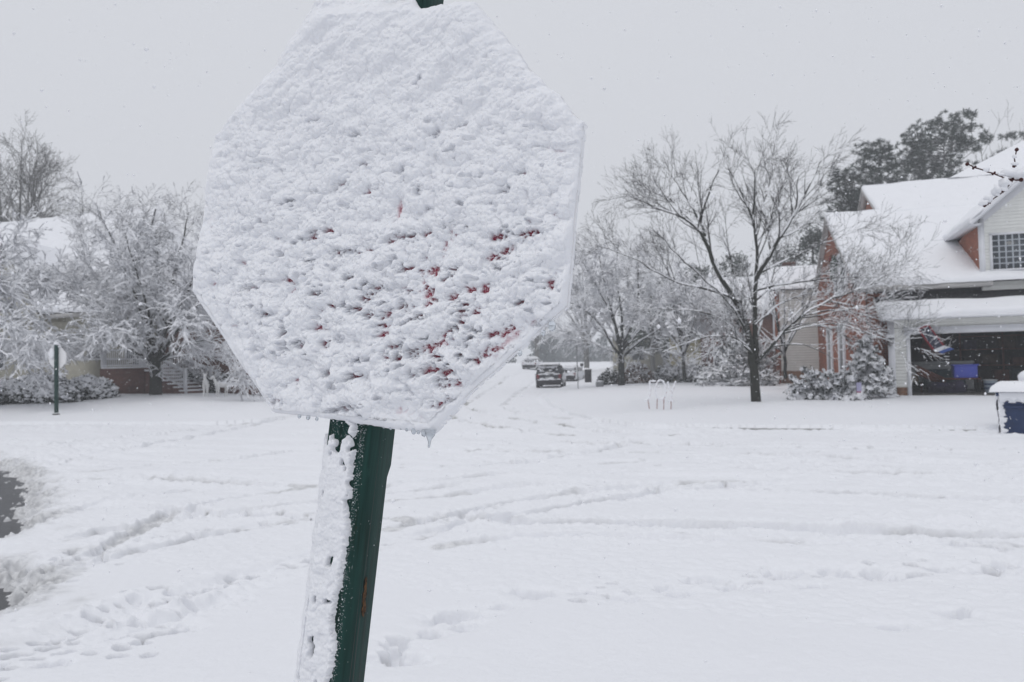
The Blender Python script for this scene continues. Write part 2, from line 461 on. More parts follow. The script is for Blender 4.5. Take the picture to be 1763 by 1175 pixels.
TRACKS = [
    ([(690, 900), (760, 893), (830, 897), (900, 906), (990, 905), (1090, 906), (1200, 908), (1350, 912), (1500, 917), (1620, 921), (1763, 925), (1950, 935)], .24, .060),
    ([(1000, 850), (1100, 847), (1180, 850), (1300, 850), (1400, 853), (1600, 858), (1763, 861), (1950, 866)], .24, .050),
    ([(640, 952), (720, 928), (800, 905), (880, 890), (960, 878), (1060, 862), (1150, 850), (1300, 840), (1450, 836)], .22, .055),
    ([(600, 930), (645, 922), (720, 905), (780, 892), (840, 873), (920, 861), (1010, 850), (1150, 838), (1350, 830)], .22, .05),
    ([(-200, 840), (60, 830), (200, 828), (330, 832), (450, 836), (560, 840)], .2, .03),
    ([(90, 880), (180, 872), (280, 875), (400, 890), (520, 893), (640, 897)], .24, .05),
    ([(-80, 1090), (0, 1040), (90, 985), (180, 945), (240, 915), (290, 885), (380, 862), (520, 842)], .18, .036),
    ([(60, 1020), (150, 975), (240, 950), (350, 925), (470, 905), (560, 892)], .2, .045),
    ([(-80, 1190), (0, 1150), (120, 1090), (220, 1050), (330, 1020), (450, 985), (560, 958), (640, 938)], .3, .045),
    ([(-40, 1190), (80, 1140), (180, 1105), (300, 1065), (400, 1030), (480, 1003), (560, 982)], .2, .055),
    ([(75, 772), (130, 762), (220, 752), (330, 742), (430, 730)], .26, .055),
    ([(205, 778), (280, 763), (350, 750), (420, 735), (490, 722)], .28, .065),
    ([(100, 797), (150, 785)], .3, .06),
    ([(880, 648), (855, 665), (825, 683), (800, 696), (815, 707), (850, 716), (900, 724), (960, 733), (1040, 745), (1200, 755)], .26, .06),
    ([(760, 700), (770, 715), (800, 728), (860, 738), (930, 747), (1030, 757)], .26, .055),
    ([(660, 760), (800, 758), (950, 762), (1100, 766), (1300, 768), (1500, 771), (1763, 776)], .26, .045),
    ([(800, 778), (1000, 780), (1250, 783), (1500, 792), (1763, 803)], .26, .04),
    ([(640, 845), (700, 835), (850, 822), (1000, 815), (1250, 812), (1500, 818), (1763, 824)], .24, .04),
    ([(1000, 800), (1150, 797), (1300, 800), (1500, 805), (1763, 815)], .24, .03),
    ([(0, 905), (90, 890), (200, 862), (330, 846), (470, 838)], .2, .040),
    ([(140, 815), (260, 800), (400, 790), (520, 778), (680, 770)], .24, .045),
    ([(60, 945), (180, 915), (300, 898), (420, 880), (560, 868), (700, 850), (860, 832)], .18, .036),
    ([(650, 975), (760, 948), (880, 932), (1000, 926), (1150, 930), (1400, 940), (1763, 948)], .18, .030),
    ([(660, 815), (800, 805), (960, 790), (1060, 772), (1120, 758)], .24, .045),
    ([(920, 660), (890, 678), (868, 700), (900, 715), (980, 722)], .26, .050),
    ([(660, 868), (760, 858), (850, 846), (950, 838), (1100, 832)], .2, .035),
]
PRINTS = [(680, 1112, 1.0), (692, 1136, 1.4), (792, 1058, 1.2), (770, 1065, 1.0), (800, 1080, .8), (920, 1025, 1.1), (905, 1020, .9), (1010, 1022, .7), (1075, 1032, .8), (1168, 1020, .9),
          (1215, 998, 1.2), (1260, 1008, 1.0), (1335, 985, 1.3), (1350, 992, .8), (1440, 986, 1.1), (1455, 990, .8), (1520, 994, 1.2), (1500, 985, .9), (1620, 982, 1.0), (1700, 988, 1.1), (1730, 975, 1.0),
          (1537, 1080, .8), (1645, 1063, .9), (1660, 1058, .6), (255, 1132, .8), (317, 1082, 1.1), (328, 1060, .7), (305, 1055, .8), (268, 1084, .8), (210, 1102, 1.0), (240, 1078, .9), (190, 1090, .7), (160, 1130, .9),
          (90, 1145, 1.2), (60, 1138, .8), (170, 1058, .6), (205, 1042, .5), (130, 1100, .7), (120, 1002, .8), (85, 1015, .7), (95, 995, .6), (185, 965, .6), (175, 955, .6), (205, 975, .5), (230, 955, .5), (245, 957, .5),
          (135, 972, .5), (150, 985, .5), (1660, 945, 1.0), (1690, 935, 1.0), (1720, 950, .9), (1640, 925, .8), (640, 945, .4), (1400, 1010, .7), (1300, 1015, .7), (870, 1045, .8), (740, 1090, .9), (1150, 1010, .8)]
BARE = [[(-160, 770), (-20, 800), (18, 812), (36, 832), (50, 862), (46, 892), (24, 920), (-30, 938), (-160, 960)],
        [(-160, 1030), (-30, 1005), (12, 998), (34, 1004), (34, 1026), (12, 1050), (-60, 1090), (-160, 1140)]]

def build_ground():
    ny, nx = 1150, 1300
    iy = np.linspace(1 / 3.3, 1 / 330.0, ny)
    yy = np.concatenate([np.linspace(.2, 3.25, 50), 1 / iy])
    tt = np.linspace(-1.12, 1.12, nx)
    Y = np.repeat(yy[:, None], nx, 1)
    X = tt[None] * (Y + 1.2)
    z, dr, dl = base_height(X, Y)
    road = (dr < 0) & (dl < 0)
    near = Y < 60
    # snow surface
    h = np.full_like(X, .15)
    soft = fbm(X * .55, Y * .55, 4, 3) * .014 + fbm(X * .09, Y * .09, 2, 9) * .02
    s = (X - 5.6) * HB[0] + (Y - 17.6) * HB[1]                     # distance past the far kerb of the cross street
    inroad = road & (s > -13.5)
    churn = np.where(inroad, sstep(-13.5, -9.0, s) * .9 + .1, 0.0)
    churn = churn * np.where(Y < 40, 1, .5)
    # streaky ruts along the direction of travel
    sa = (X - 5.6) * HA[0] + (Y - 17.6) * HA[1]
    streak = fbm(sa * .35 + 3, s * 2.2, 4, 21)
    rough = fbm(X * 3.1, Y * 3.1, 4, 31)
    lump = np.clip(.5 - worley(X * 4.5 + .3 * rough, Y * 4.5, 8), 0, 1)
    patch = sstep(-.35, .5, fbm(X * .22, Y * .30, 3, 12))
    h += soft + churn * (streak * .030 + patch * (rough * .030 + lump * .085)) + np.where(inroad, .006, .0015) * fbm(X * 16, Y * 16, 2, 33)
    # trodden strip where people crossed on foot, near the camera
    # tyre tracks
    slush_grey = np.zeros_like(X)
    for it, (P, w, dep) in enumerate(TRACKS):
        G = np.array([onz(px, py, .0)[:2] for px, py in P])
        G[:, 1] = np.minimum(G[:, 1], 75)
        m_ = (X > G[:, 0].min() - .8) & (X < G[:, 0].max() + .8) & (Y > G[:, 1].min() - .8) & (Y < G[:, 1].max() + .8)
        if not m_.any(): continue
        x, y = X[m_], Y[m_]
        wob = fbm(x * 1.3, y * 1.3, 3, 44) * .05 + fbm(x * 6, y * 6, 2, 45) * .022
        d = polydist(x, y, G) + wob
        cr = sstep(4.6, 7.0, y)                                    # the older, nearer tracks are half filled in again
        floor_ = 1 - sstep(w * (.12 + .32 * cr), w * (.85 - .27 * cr), d)
        rim_ = np.exp(-((d - w * .95) / .085) ** 2)
        k = np.clip(.75 + .5 * fbm(x * .8, y * .8, 3, 50), .15, 1.2)
        tread = fbm(x * 9, y * 9, 3, 51)
        for e_ in (G[0], G[-1]): k = k * sstep(.05, 1.2, np.hypot(x - e_[0], y - e_[1]))
        h[m_] += k * (-(1.0 + .95 * cr) * dep * floor_ * (1 + .35 * tread) + rim_ * (.004 + .012 * np.clip(tread, -.5, 1) + .045 * np.clip(.5 - worley(x * 9, y * 9, 52), 0, 1)))
        if it in (13, 14):                                          # turning cars have worn these through to slush here and there
            slush_grey[m_] = np.maximum(slush_grey[m_], .95 * floor_ * sstep(.10, .40, fbm(x * .9, y * .9, 3, 53)))
        else:
            slush_grey[m_] = np.maximum(slush_grey[m_], .45 * floor_ * sstep(.25, .7, fbm(x * 1.7, y * 1.7, 3, 54)) * cr)  # grey patches on the floors of the farther tracks
    rng = np.random.default_rng(5)
    pits = [(px, py, sc * (.62 if px < 420 else 1)) for px, py, sc in PRINTS]                                             # scattered hollows along the trodden strips
    for P, n_, w_ in (([(0, 1150), (120, 1090), (220, 1052), (330, 1022)], 46, 26), ([(30, 1000), (150, 955), (240, 930), (320, 915)], 30, 14), ([(300, 1030), (450, 985), (560, 958)], 16, 10), ([(380, 890), (560, 893), (700, 897)], 14, 6), ([(690, 900), (900, 906), (1200, 908), (1620, 921)], 60, 4), ([(1000, 850), (1300, 850), (1763, 861)], 40, 3), ([(720, 905), (920, 861), (1350, 830)], 30, 3), ([(80, 828), (330, 832), (560, 840)], 24, 3), ([(90, 880), (280, 875), (520, 893)], 26, 4), ([(760, 700), (800, 728), (930, 747), (1100, 760)], 30, 3), ([(640, 955), (800, 905), (960, 878), (1150, 850)], 26, 5), ([(1180, 995), (1400, 990), (1560, 985), (1763, 970)], 18, 14), ([(660, 1120), (780, 1075), (930, 1030), (1100, 1020)], 12, 14), ([(210, 775), (350, 750), (490, 722)], 60, 3), ([(75, 772), (220, 752), (400, 732)], 45, 3), ([(100, 797), (160, 784)], 16, 4), ([(1600, 930), (1763, 950)], 10, 12), ([(810, 700), (960, 735), (1100, 750)], 16, 3), ([(1000, 765), (1400, 772), (1763, 785)], 30, 8), ([(640, 800), (900, 790), (1300, 800), (1763, 815)], 34, 14), ([(640, 945), (560, 960), (430, 992), (330, 1022)], 26, 9), ([(330, 925), (470, 905), (560, 892)], 20, 6), ([(0, 1010), (60, 985), (120, 960)], 22, 12), ([(200, 1130), (330, 1075)], 10, 10), ([(700, 905), (800, 890)], 10, 4), ([(640, 770), (1000, 770), (1500, 775)], 40, 6)):
        q = np.array(P, float); c_ = np.concatenate([[0], np.cumsum(np.linalg.norm(np.diff(q, axis=0), axis=1))])
        for t_ in rng.uniform(0, c_[-1], n_): pits.append((np.interp(t_, c_, q[:, 0]), np.interp(t_, c_, q[:, 1]) + rng.normal(0, w_ * .6), rng.uniform(.28, .60) * (1.07 if P[0][1] < 800 else 1)))
    for px, py, sc in pits:
        c = onz(px, py, .0)
        big_ = sc > .65
        r = (.070 if big_ else .085) * sc
        m_ = (abs(X - c[0]) < .8) & (abs(Y - c[1]) < .8)
        if not m_.any(): continue
        a = rng.uniform(-.5, .5)
        x, y = X[m_] - c[0], Y[m_] - c[1]
        u, v = x * math.cos(a) + y * math.sin(a), -x * math.sin(a) + y * math.cos(a)
        nz = fbm(X[m_] * 13, Y[m_] * 13, 3, 61)
        d = np.sqrt((u / rng.uniform(1.2, 1.9)) ** 2 + v ** 2) / r + .40 * nz
        core = rng.uniform(.055, .12) if not big_ else .085 * min(1.2, sc)
        h[m_] += -core * (1 - sstep(.45 if not big_ else .25, 1.0 if not big_ else 1.3, d)) - (.018 * (1 - sstep(.5, 2.6, d)) if big_ else 0)
        if not big_ and rng.random() < .45: slush_grey[m_] = np.maximum(slush_grey[m_], .9 * (1 - sstep(.35, .85, d)))  # cores of some small hollows tinted dark grey
        if big_:                                                    # drifted-in print: a soft trough with one steep dark edge
            d2 = np.sqrt((u / 1.5) ** 2 + (v - r * .3) ** 2) / (r * .45) + .5 * nz
            h[m_] += -.05 * (1 - sstep(.4, 1.1, d2))
    h = np.maximum(h, .022 + .006 * rough)
    # wet asphalt kept open by passing wheels, dirty slush at its rim
    for P in BARE:
        G = np.array([onz(px, py, -.10)[:2] for px, py in P])
        m_ = (X < G[:, 0].max() + 2.0) & (Y > G[:, 1].min() - 2) & (Y < G[:, 1].max() + 2)
        x, y = X[m_], Y[m_]
        d = polydist(x, y, G); d = np.where(inside(x, y, G), -d, d)
        d = d + .12 * fbm(x * 1.4, y * 1.4, 4, 70) + .06 * fbm(x * 7, y * 7, 3, 71)
        hm = h[m_]
        cut = 1 - sstep(-.12, .42, d + .16 * fbm(x * 11, y * 11, 3, 73))
        hm = hm * (1 - cut) + (-.02) * cut
        h[m_] = hm
        slush_grey[m_] = np.maximum(slush_grey[m_], .55 * (1 - sstep(.0, .62, d + .25 * fbm(x * 3, y * 3, 3, 72))))
    # a drift buries parts of the kerb
    kz = np.exp(-((dr + .18) / .16) ** 2) * near
    h += kz * np.clip(fbm(X * .5, Y * .5, 3, 80) * .11 + .030, -.012, .08)
    # lawns: smooth
    Z = z + h
    Pm = np.stack([X, Y, Z], -1)
    kr = road[:-1, :-1] & road[1:, 1:]
    g = MB(); g.grid(Pm, ~kr); r = MB(); r.grid(Pm, kr)
    a = {'slush_grey': slush_grey}
    for mb, nm in ((g, 'ground'), (r, 'road')):
        o = mb.build(nm, M['ground'], None, True, True, a); tag(o, kind='structure')
        # drop the vertices the other sheet uses
        import bmesh
        bm = bmesh.new(); bm.from_mesh(o.data)
        bmesh.ops.delete(bm, geom=[v for v in bm.verts if not v.link_faces], context='VERTS')
        bm.to_mesh(o.data); bm.free()
    b = MB(); b.add([(-900, -300, -.6), (900, -300, -.6), (900, 1500, -.6), (-900, 1500, -.6)], [(0, 1, 2, 3)])
    tag(b.build('terrain', M['snow'], None), kind='structure')
    b = MB(); b.add([(-16, 1.5, -.126), (-1.5, 1.5, -.126), (-1.5, 16, -.126), (-16, 16, -.126)], [(0, 1, 2, 3)])
    tag(b.build('asphalt', M['asphalt'], None), kind='structure')
    # kerb of the right-hand lawn
    kb = MB(); Pk = KR[1:7]
    seg = []
    for (p, q) in zip(Pk[:-1], Pk[1:]):
        n = max(2, int(np.hypot(*(q - p)) / .6))
        seg += [p + (q - p) * t for t in np.linspace(0, 1, n, endpoint=False)]
    seg = np.array(seg); T = np.gradient(seg, axis=0); T /= np.linalg.norm(T, axis=1)[:, None]
    Nn = np.stack([T[:, 1], -T[:, 0]], 1)                           # towards the lawn
    prof = [(-.13, -.2), (-.125, .02), (-.10, .046), (.03, .048), (.03, -.2)]
    rings = np.array([[(*(c + nn * o_), zz) for o_, zz in prof] for c, nn in zip(seg, Nn)])
    kb.loft(list(rings))
    tag(kb.build('kerb', M['kerb'], None), kind='structure')
build_ground()

# ------------------------------------------------------------------ the snow-covered stop sign
SC = np.array([-0.24840504, 1.3819345, 1.88680169])               # centre of the plate's front
SX = np.array([0.94452241, -0.31725314, -0.08501689]); SY = np.array([0.11652237, 0.0816575, 0.98982554]); SN = np.array([-0.30708299, -0.94481877, 0.11409443])
PC = 1.90                                                          # plate centre above the foot of the post
AP = .381
def oct_dist(u, v):
    k = math.sqrt(.5)
    return np.max(np.stack([u, -u, v, -v, (u + v) * k, (u - v) * k, (-u + v) * k, (-u - v) * k]), 0) - AP
def px_uv(px, py):
    d = ray(px, py); t = ((SC - EYE) @ SN) / (d @ SN); P = EYE + d * t - SC
    return P @ SX, P @ SY
SPOTS = [(620, 236, 10, 3), (697, 298, 6, 5), (727, 329, 7, 5), (755, 235, 7, 3), (722, 148, 4, 2), (605, 437, 25, 5), (690, 412, 22, 4), (735, 405, 8, 4), (780, 388, 10, 7), (808, 395, 5, 3), (860, 405, 14, 4), (910, 403, 25, 4),
         (505, 352, 12, 3), (752, 465, 8, 5), (860, 440, 14, 8), (500, 478, 6, 4), (440, 497, 14, 3), (655, 497, 10, 7), (705, 500, 6, 3), (745, 503, 5, 4), (808, 500, 9, 4), (842, 495, 7, 4), (620, 530, 10, 4), (577, 530, 8, 4),
         (672, 537, 9, 5), (697, 527, 10, 4), (715, 550, 18, 4), (792, 540, 6, 3), (785, 565, 6, 3), (825, 567, 6, 3), (880, 567, 11, 4), (557, 563, 11, 4), (500, 572, 4, 3), (525, 592, 11, 4), (567, 590, 5, 3), (690, 593, 14, 4),
         (740, 600, 22, 4), (670, 613, 5, 6), (693, 615, 5, 4), (840, 602, 8, 5), (822, 618, 9, 4), (745, 637, 22, 5), (775, 640, 8, 3), (572, 648, 7, 4), (615, 650, 16, 3), (765, 655, 9, 3), (787, 662, 6, 3), (771, 688, 9, 6),
         (752, 697, 8, 4), (585, 705, 24, 4), (480, 690, 9, 6), (465, 540, 6, 3), (950, 495, 10, 5), (930, 560, 8, 4), (640, 330, 9, 3), (590, 322, 9, 3), (870, 330, 9, 3), (900, 300, 7, 3), (545, 212, 7, 3), (800, 220, 7, 3), (660, 560, 8, 3), (610, 480, 6, 3), (900, 520, 8, 4), (850, 575, 10, 4)]

_r = np.random.default_rng(21)
for _i in range(46): SPOTS.append((_r.normal(735, 95), _r.normal(535, 85), _r.uniform(4, 10), _r.uniform(2, 3.5)))
def build_sign():
    base = SC - SY * PC - SN * .0505
    root = thing('stop_sign', 'octagonal stop sign plastered with wind-blown snow on a leaning green post, filling the foreground', 'stop sign')
    mm = Matrix.Identity(4)
    for i in range(3):
        mm[i][0], mm[i][1], mm[i][2], mm[i][3] = SX[i], SY[i], SN[i], base[i]
    root.matrix_world = mm
    # plate: red octagon with a white rim band, bare metal back
    k = AP * math.tan(PI / 8)
    def octo(a, z):
        q = a * math.tan(PI / 8)
        return np.array([(q, a, z), (a, q, z), (a, -q, z), (q, -a, z), (-q, -a, z), (-a, -q, z), (-a, q, z), (-q, a, z)]) + [0, PC, 0]
    p = MB(); p.loft([octo(AP, .0465), octo(AP, .0497)])
    plate = p.build('sign_plate', M['sign_white'], root, world=False)
    p = MB(); p.loft([octo(AP - .019, .0497), octo(AP - .019, .0503)])
    p.build('red_face', M['red'], plate, world=False)
    # square wooden post, its corners chamfered below the plate
    def ring(y, hw, c):
        P = [(-hw + c, hw), (hw - c, hw), (hw, hw - c), (hw, -hw + c), (hw - c, -hw), (-hw + c, -hw), (-hw, -hw + c), (-hw, hw - c)]
        return np.array([(x, y, z) for x, z in P])
    hw = .0445
    yb = PC - AP
    p = MB()
    ys = [(-.3, .012)] + [(y, .012) for y in np.linspace(0, yb - .098, 12)] + [(yb - .076, .002), (yb, .0018), (2.7, .0018)]
    p.loft([ring(y, hw, c) for y, c in ys])
    post = p.build('post', M['post'], root, world=False)
    # weather checks: long splits in the right face
    ck = MB()
    for (zc, y0, y1, w) in ((.010, .2, 1.50, .0016), (-.012, .7, 1.30, .0010), (.024, .9, 1.25, .0008)):
        n = 14; yy = np.linspace(y0, y1, n); zz = zc + .0022 * np.sin(yy * 9 + zc * 300)
        ww = w * np.sin(np.linspace(.15, PI - .15, n))
        v = [(hw + .0004, y, z - g) for y, z, g in zip(yy, zz, ww)] + [(hw + .0004, y, z + g) for y, z, g in zip(yy, zz, ww)]
        ck.add(v, [(i, i + 1, n + i + 1, n + i) for i in range(n - 1)])
    ck.build('split', M['black'], post, world=False)
    kn = MB()                                                      # bare knot where the paint has come off
    for cy_, cz_, ry_, rz_, sd_ in ((1.213, .004, .020, .0065, 1), (1.190, .002, .013, .0075, 2), (1.237, .006, .012, .004, 3)):
        th = np.linspace(0, 2 * PI, 22, endpoint=False)
        rr = 1 + .25 * fbm(np.cos(th) * 1.5 + sd_, np.sin(th) * 1.5, 3, sd_)
        v = [(hw + .0008 + .0003 * sd_, cy_ + ry_ * math.sin(t) * q, cz_ + rz_ * math.cos(t) * q) for t, q in zip(th, rr)] + [(hw + .0008 + .0003 * sd_, cy_, cz_)]
        kn.add(v, None, [(22, i, (i + 1) % 22) for i in range(22)])
    kn.build('knot', M['knot'], post, world=False)

    # ---- snow on the plate
    N = 960
    e = .425
    u, v = np.meshgrid(np.linspace(-e, e, N), np.linspace(-e, e + .02, N))
    wx, wy = fbm(u * 12, v * 12, 2, 5) * .007, fbm(u * 12, v * 12, 2, 6) * .007
    d = oct_dist(u, v)
    ang = np.arctan2(v, u)
    up_ = np.clip(v / np.hypot(u, v).clip(1e-6), -1, 1)
    left = np.clip(-u / AP, 0, 1)
    UG = px_uv(716, 6)[0]
    # how far the snow reaches past the edge: a bank along the top, a fringe on the left, nothing on the right
    over = .050 * sstep(.72, .95, up_) * (1 - .72 * sstep(UG - .012, UG + .018, u)) + .013 * sstep(.3, .75, up_) * sstep(.0, .2, -u) + .004 * sstep(.2, .9, left) + .004 * sstep(.4, .8, up_) * sstep(0, .2, u)
    over = over + (.004 * fbm(u * 22, v * 22, 3, 8) + .0015 * fbm(u * 120, v * 120, 2, 9)) * (.25 + sstep(.0, .5, up_)) - .0012 + .0085 * sstep(-.85, -.97, up_ - .06 * np.sign(u)) * sstep(-.12, .1, u)
    top = sstep(-.05, .33, v)
    # puffs: domes at three sizes, with tight creases between them
    U, V = u + wx, v + wy
    dome = lambda f, k=1.38: np.sqrt(np.clip(1 - (f * k) ** 2, 0, 1))
    l1 = np.clip(1 - (worley(U / .056, V / .050, 11) * 1.22) ** 2, 0, 1)
    l2 = dome(worley(U / .020 + .25 * fbm(u * 60, v * 60, 2, 3), V / .0185, 12))
    l3 = dome(worley(U / .0088, V / .0084, 13))
    # diagonal wind streaks near the top
    q1, q2 = (u * .8 + v * .6), (-u * .6 + v * .8)
    st = fbm(q1 * 12, q2 * 42, 4, 14)
    grain = fbm(u * 260, v * 260, 3, 15, .65)
    mid = fbm(u * 34, v * 34, 4, 16)
    big = fbm(u * 7, v * 7, 3, 17)
    lumpy = (1 - top) * (1.0 - .35 * sstep(.10, .36, -u))
    soft_ = (.40 + .60 * sstep(.0, .05, -d)) * (1 - .45 * top)
    small = (.0062 * l2 + .0030 * l3 + .0009 * grain) * soft_              # crumbs
    hgt = .0012 + lumpy * (.0200 * l1 * (.55 + .45 * sstep(-.5, .5, fbm(u * 9, v * 9, 2, 41)))) + small + top * (.014 + .0042 * st + .004 * l1 + .002 * mid) + .0026 * mid * lumpy + .004 * big
    hgt += .012 * sstep(.2, .4, v)
    # where the coat is thin, the red shows in the hollows between crumbs
    pit = np.zeros_like(u)
    px_w, py_w = .0055 * fbm(u * 95, v * 95, 3, 23), .0050 * fbm(u * 95, v * 95, 3, 24)
    for (px, py, w, h_) in SPOTS:
        a, b = px_uv(px, py); sx_, sy_ = w / 980., h_ / 980.
        m_ = (abs(u - a) < 4 * sx_ + .03) & (abs(v - b) < 4 * sy_ + .03)
        uu, vv = u[m_] - a + .45 * wx[m_] + px_w[m_], v[m_] - b - .18 * (u[m_] - a) + .45 * wy[m_] + py_w[m_]
        dd = (uu / (sx_ * 1.12 + .0015)) ** 2 + (vv / (sy_ * 1.05 + .0015)) ** 2
        pit[m_] = np.maximum(pit[m_], np.exp(-dd * .8) * (1 if py > 400 else .62))
    speck = sstep(-.25, .30, fbm(u * 150, v * 185, 3, 28))
    thinout = np.clip(.8 * pit + .6 * sstep(.62, 1.1, fbm(u * 34 + 9, v * 60, 3, 20)) * (1 - top * .9), 0, 1)
    hgt = (hgt - small) * (1 - .95 * thinout) + small - .0118 * np.clip(pit * 1.25, 0, 1) * (.45 + .75 * speck) - .0048 * np.clip(thinout - pit, 0, 1)
    # the coat is thinnest right of and below the middle: there the creases reach the paint
    zu_, zv_ = px_uv(705, 545)
    zone = np.exp(-(((u - zu_) / .20) ** 2 + ((v - zv_) / .16) ** 2)) * sstep(-.45, .35, fbm(u * 16, v * 24, 3, 27))
    hgt -= .0040 * zone * (.4 + .8 * speck)
    # thin wet rim along the lower edges
    rimw = np.exp(-np.clip(-d, 0, 1) / .016) * sstep(-.05, -.5, up_)
    hgt = hgt * (1 - .72 * rimw) + .0022 * rimw
    edge = np.clip((over - d) / (.010 + .030 * sstep(.3, .9, up_)), 0, 1)
    hgt = hgt * np.sqrt(edge * (2 - edge)) + .0012
    hgt = np.where(d > over, -.016, hgt)
    sag = .22 * (.0170 * l1 + .0085 * l2) * lumpy * (1 - pit)                   # lumps hang down over the hollows below them
    z = .0503 + hgt
    z = np.where(d > 0, z - np.clip(d, 0, .03) * .5, z)
    P = np.stack([u, v + PC - np.where(d < -.01, sag, 0), z], -1)
    inm = d <= over + .0011
    keep = inm[:-1, :-1] & inm[1:, 1:] & inm[1:, :-1] & inm[:-1, 1:]
    thin = np.clip(1 - hgt / .0052, 0, 1) * .85 * (1 - top) * sstep(-.012, -.03, d)
    s_ = MB(); s_.grid(P, keep)
    sn = s_.build('snow_coat', M['sign_snow'], root, True, False, {'thin': thin})
    # frozen drops and icicles along the lower edge
    ic = MB()
    a, b = px_uv(740, 748)
    P0 = np.array([a, b + PC + .004, .050])
    ic.tube([P0 + [0, .004, 0], P0 + [.0005, -.006, .0], P0 + [0, -.012, 0], P0 + [.0006, -.017, 0], P0 + [.0005, -.026, 0], P0 + [.0005, -.0275, 0]], [.011, .008, .0045, .0028, .0020, .0009], 10)
    ic.build('icicle', M['ice'], sn, True, False)
    rng = np.random.default_rng(3)
    for px, py, r in ((660, 738, .0028), (672, 740, .0032), (645, 736, .0018), (690, 741, .0022), (712, 746, .0048), (720, 747, .0035), (700, 743, .003), (530, 722, .004), (545, 725, .003), (515, 720, .0035), (895, 612, .004), (950, 565, .007), (935, 577, .004), (620, 734, .0014), (600, 731, .0016), (580, 729, .0014), (633, 735, .0014), (730, 748, .006)):
        a, b = px_uv(px, py)
        ic = MB(); ic.blob((a, b + PC + .0035, .050), r, r * 1.35, r, int(px), 9, 6, .12); ic.build('frozen_drop', M['ice'], sn, True, False)

    # ---- snow driven against the post
    na, nyy = 84, 1150
    aa, yy = np.meshgrid(np.linspace(-.0585, .034, na), np.linspace(.02, yb + .004, nyy))
    l1 = np.sqrt(np.clip(1 - (worley(aa / .040, yy / .050, 31) * 1.1) ** 2, 0, 1))
    l2 = np.sqrt(np.clip(1 - (worley(aa / .016 + .3 * fbm(aa * 80, yy * 80, 2, 2), yy / .016, 32) * 1.15) ** 2, 0, 1))
    g = fbm(aa * 260, yy * 260, 3, 33, .65)
    md = fbm(aa * 45, yy * 45, 3, 34)
    h = .0045 + .0060 * l1 + .0036 * l2 + .0009 * g + .002 * md
    right = .0215 + .0055 * fbm(yy * 16 + 3, yy * 0, 3, 35) + .0022 * g
    right = right - .004 * sstep(yb - .10, yb - .04, yy)
    er = np.clip((right - aa) / .006, 0, 1)
    h = h * np.sqrt(er * (2 - er)) - .003 * (1 - er)
    # the top of the strip breaks up into separate clumps
    tp = sstep(yb - .085, yb + .005, yy)
    keepc = sstep(-.10, .25, 1.2 * fbm(aa * 48 + 4, yy * 44 + 1, 2, 38) + 1.0 - 1.25 * tp)
    h = h * keepc - .0035 * (1 - keepc)
    # dark seam between the face and the snow caught on the left chamfer
    seam = np.exp(-((aa + .0400 + .0015 * fbm(yy * 25, yy * 0 + 5, 2, 36)) / .0022) ** 2) * .7 * sstep(.45, .95, fbm(yy * 22, yy * 0 + 2, 3, 37) + .1)
    h = h - .014 * seam
    le = np.clip((aa + .0585) / .006, 0, 1)
    x_ = np.where(aa < -.0445, -.0445 - (-.0445 - aa) * .75, aa)
    z_ = np.where(aa < -.0325, .0445 - (-.0325 - aa) * .95, .0445)
    z_ = z_ + np.where(aa < -.047, h * .35, h) * np.sqrt(le * (2 - le))
    x_ = x_ - np.where(aa < -.047, np.clip(h, 0, 1) * .6, 0)
    s_ = MB(); s_.grid(np.stack([x_, yy, z_], -1))
    psn = s_.build('snow_strip', M['post_snow'], root, True, False)
    # loose grains
    gr = MB()
    for i in range(1500):
        y = rng.uniform(.7, yb)
        t = rng.random()
        if t < .80: x, zz = .021 + abs(rng.normal(0, .0065)), .0446
        elif t < .97: x, zz = rng.uniform(-.040, .034), .0446; y = yb - abs(rng.normal(0, .055))
        else: x, zz = .0447, rng.uniform(-.04, .04)
        if x > .0325 and zz == .0446: zz -= (x - .0325)
        if x > .0445 and t < .97: continue
        r = rng.uniform(.00025, .0007) * (1 if rng.random() > .03 else 2.6)
        gr.add(np.array([(r, 0, 0), (-r, 0, 0), (0, r, 0), (0, -r, 0), (0, 0, r), (0, 0, -r * .5)]) + [x, y, zz], None, [(0, 2, 4), (2, 1, 4), (1, 3, 4), (3, 0, 4)])
    tag(gr.build('snow_grains', M['post_snow'], post, True, False), kind='stuff')
build_sign()
# ------------------------------------------------------------------ trees and shrubs
def nrm(v): return v / (np.linalg.norm(v, axis=-1, keepdims=True) + 1e-12)
class Segs:
    def __init__(s): s.p0, s.p1, s.r0, s.r1, s.t, s.L = [], [], [], [], [], []
    def add(s, p0, p1, r0, r1, t, L):
        for a, b in zip((s.p0, s.p1, s.r0, s.r1, s.t, s.L), (p0, p1, r0, r1, t, L)): a.append(b)
    def cat(s): return [np.concatenate(a) for a in (s.p0, s.p1, s.r0, s.r1, s.t, s.L)]
def path_segs(P, r0, r1):
    P = np.asarray(P, float); n = len(P) - 1
    l = np.linalg.norm(np.diff(P, axis=0), axis=1); c = np.concatenate([[0], np.cumsum(l)]); T = c / c[-1]
    rr = r0 + (r1 - r0) * T
    return P[:-1], P[1:], rr[:-1], rr[1:], (T[:-1] + T[1:]) / 2, np.full(n, c[-1])
def smooth_path(P, rng, wob=.016, step=.35):
    P = np.asarray(P, float)
    l = np.linalg.norm(np.diff(P, axis=0), axis=1); c = np.concatenate([[0], np.cumsum(l)])
    n = max(3, int(c[-1] / step)); s = np.linspace(0, c[-1], n + 1)
    Q = np.stack([np.interp(s, c, P[:, i]) for i in range(3)], 1)
    for _ in range(2): Q[1:-1] = (Q[:-2] + 2 * Q[1:-1] + Q[2:]) / 4
    Q[1:] += rng.normal(0, wob, Q[1:].shape)
    return Q
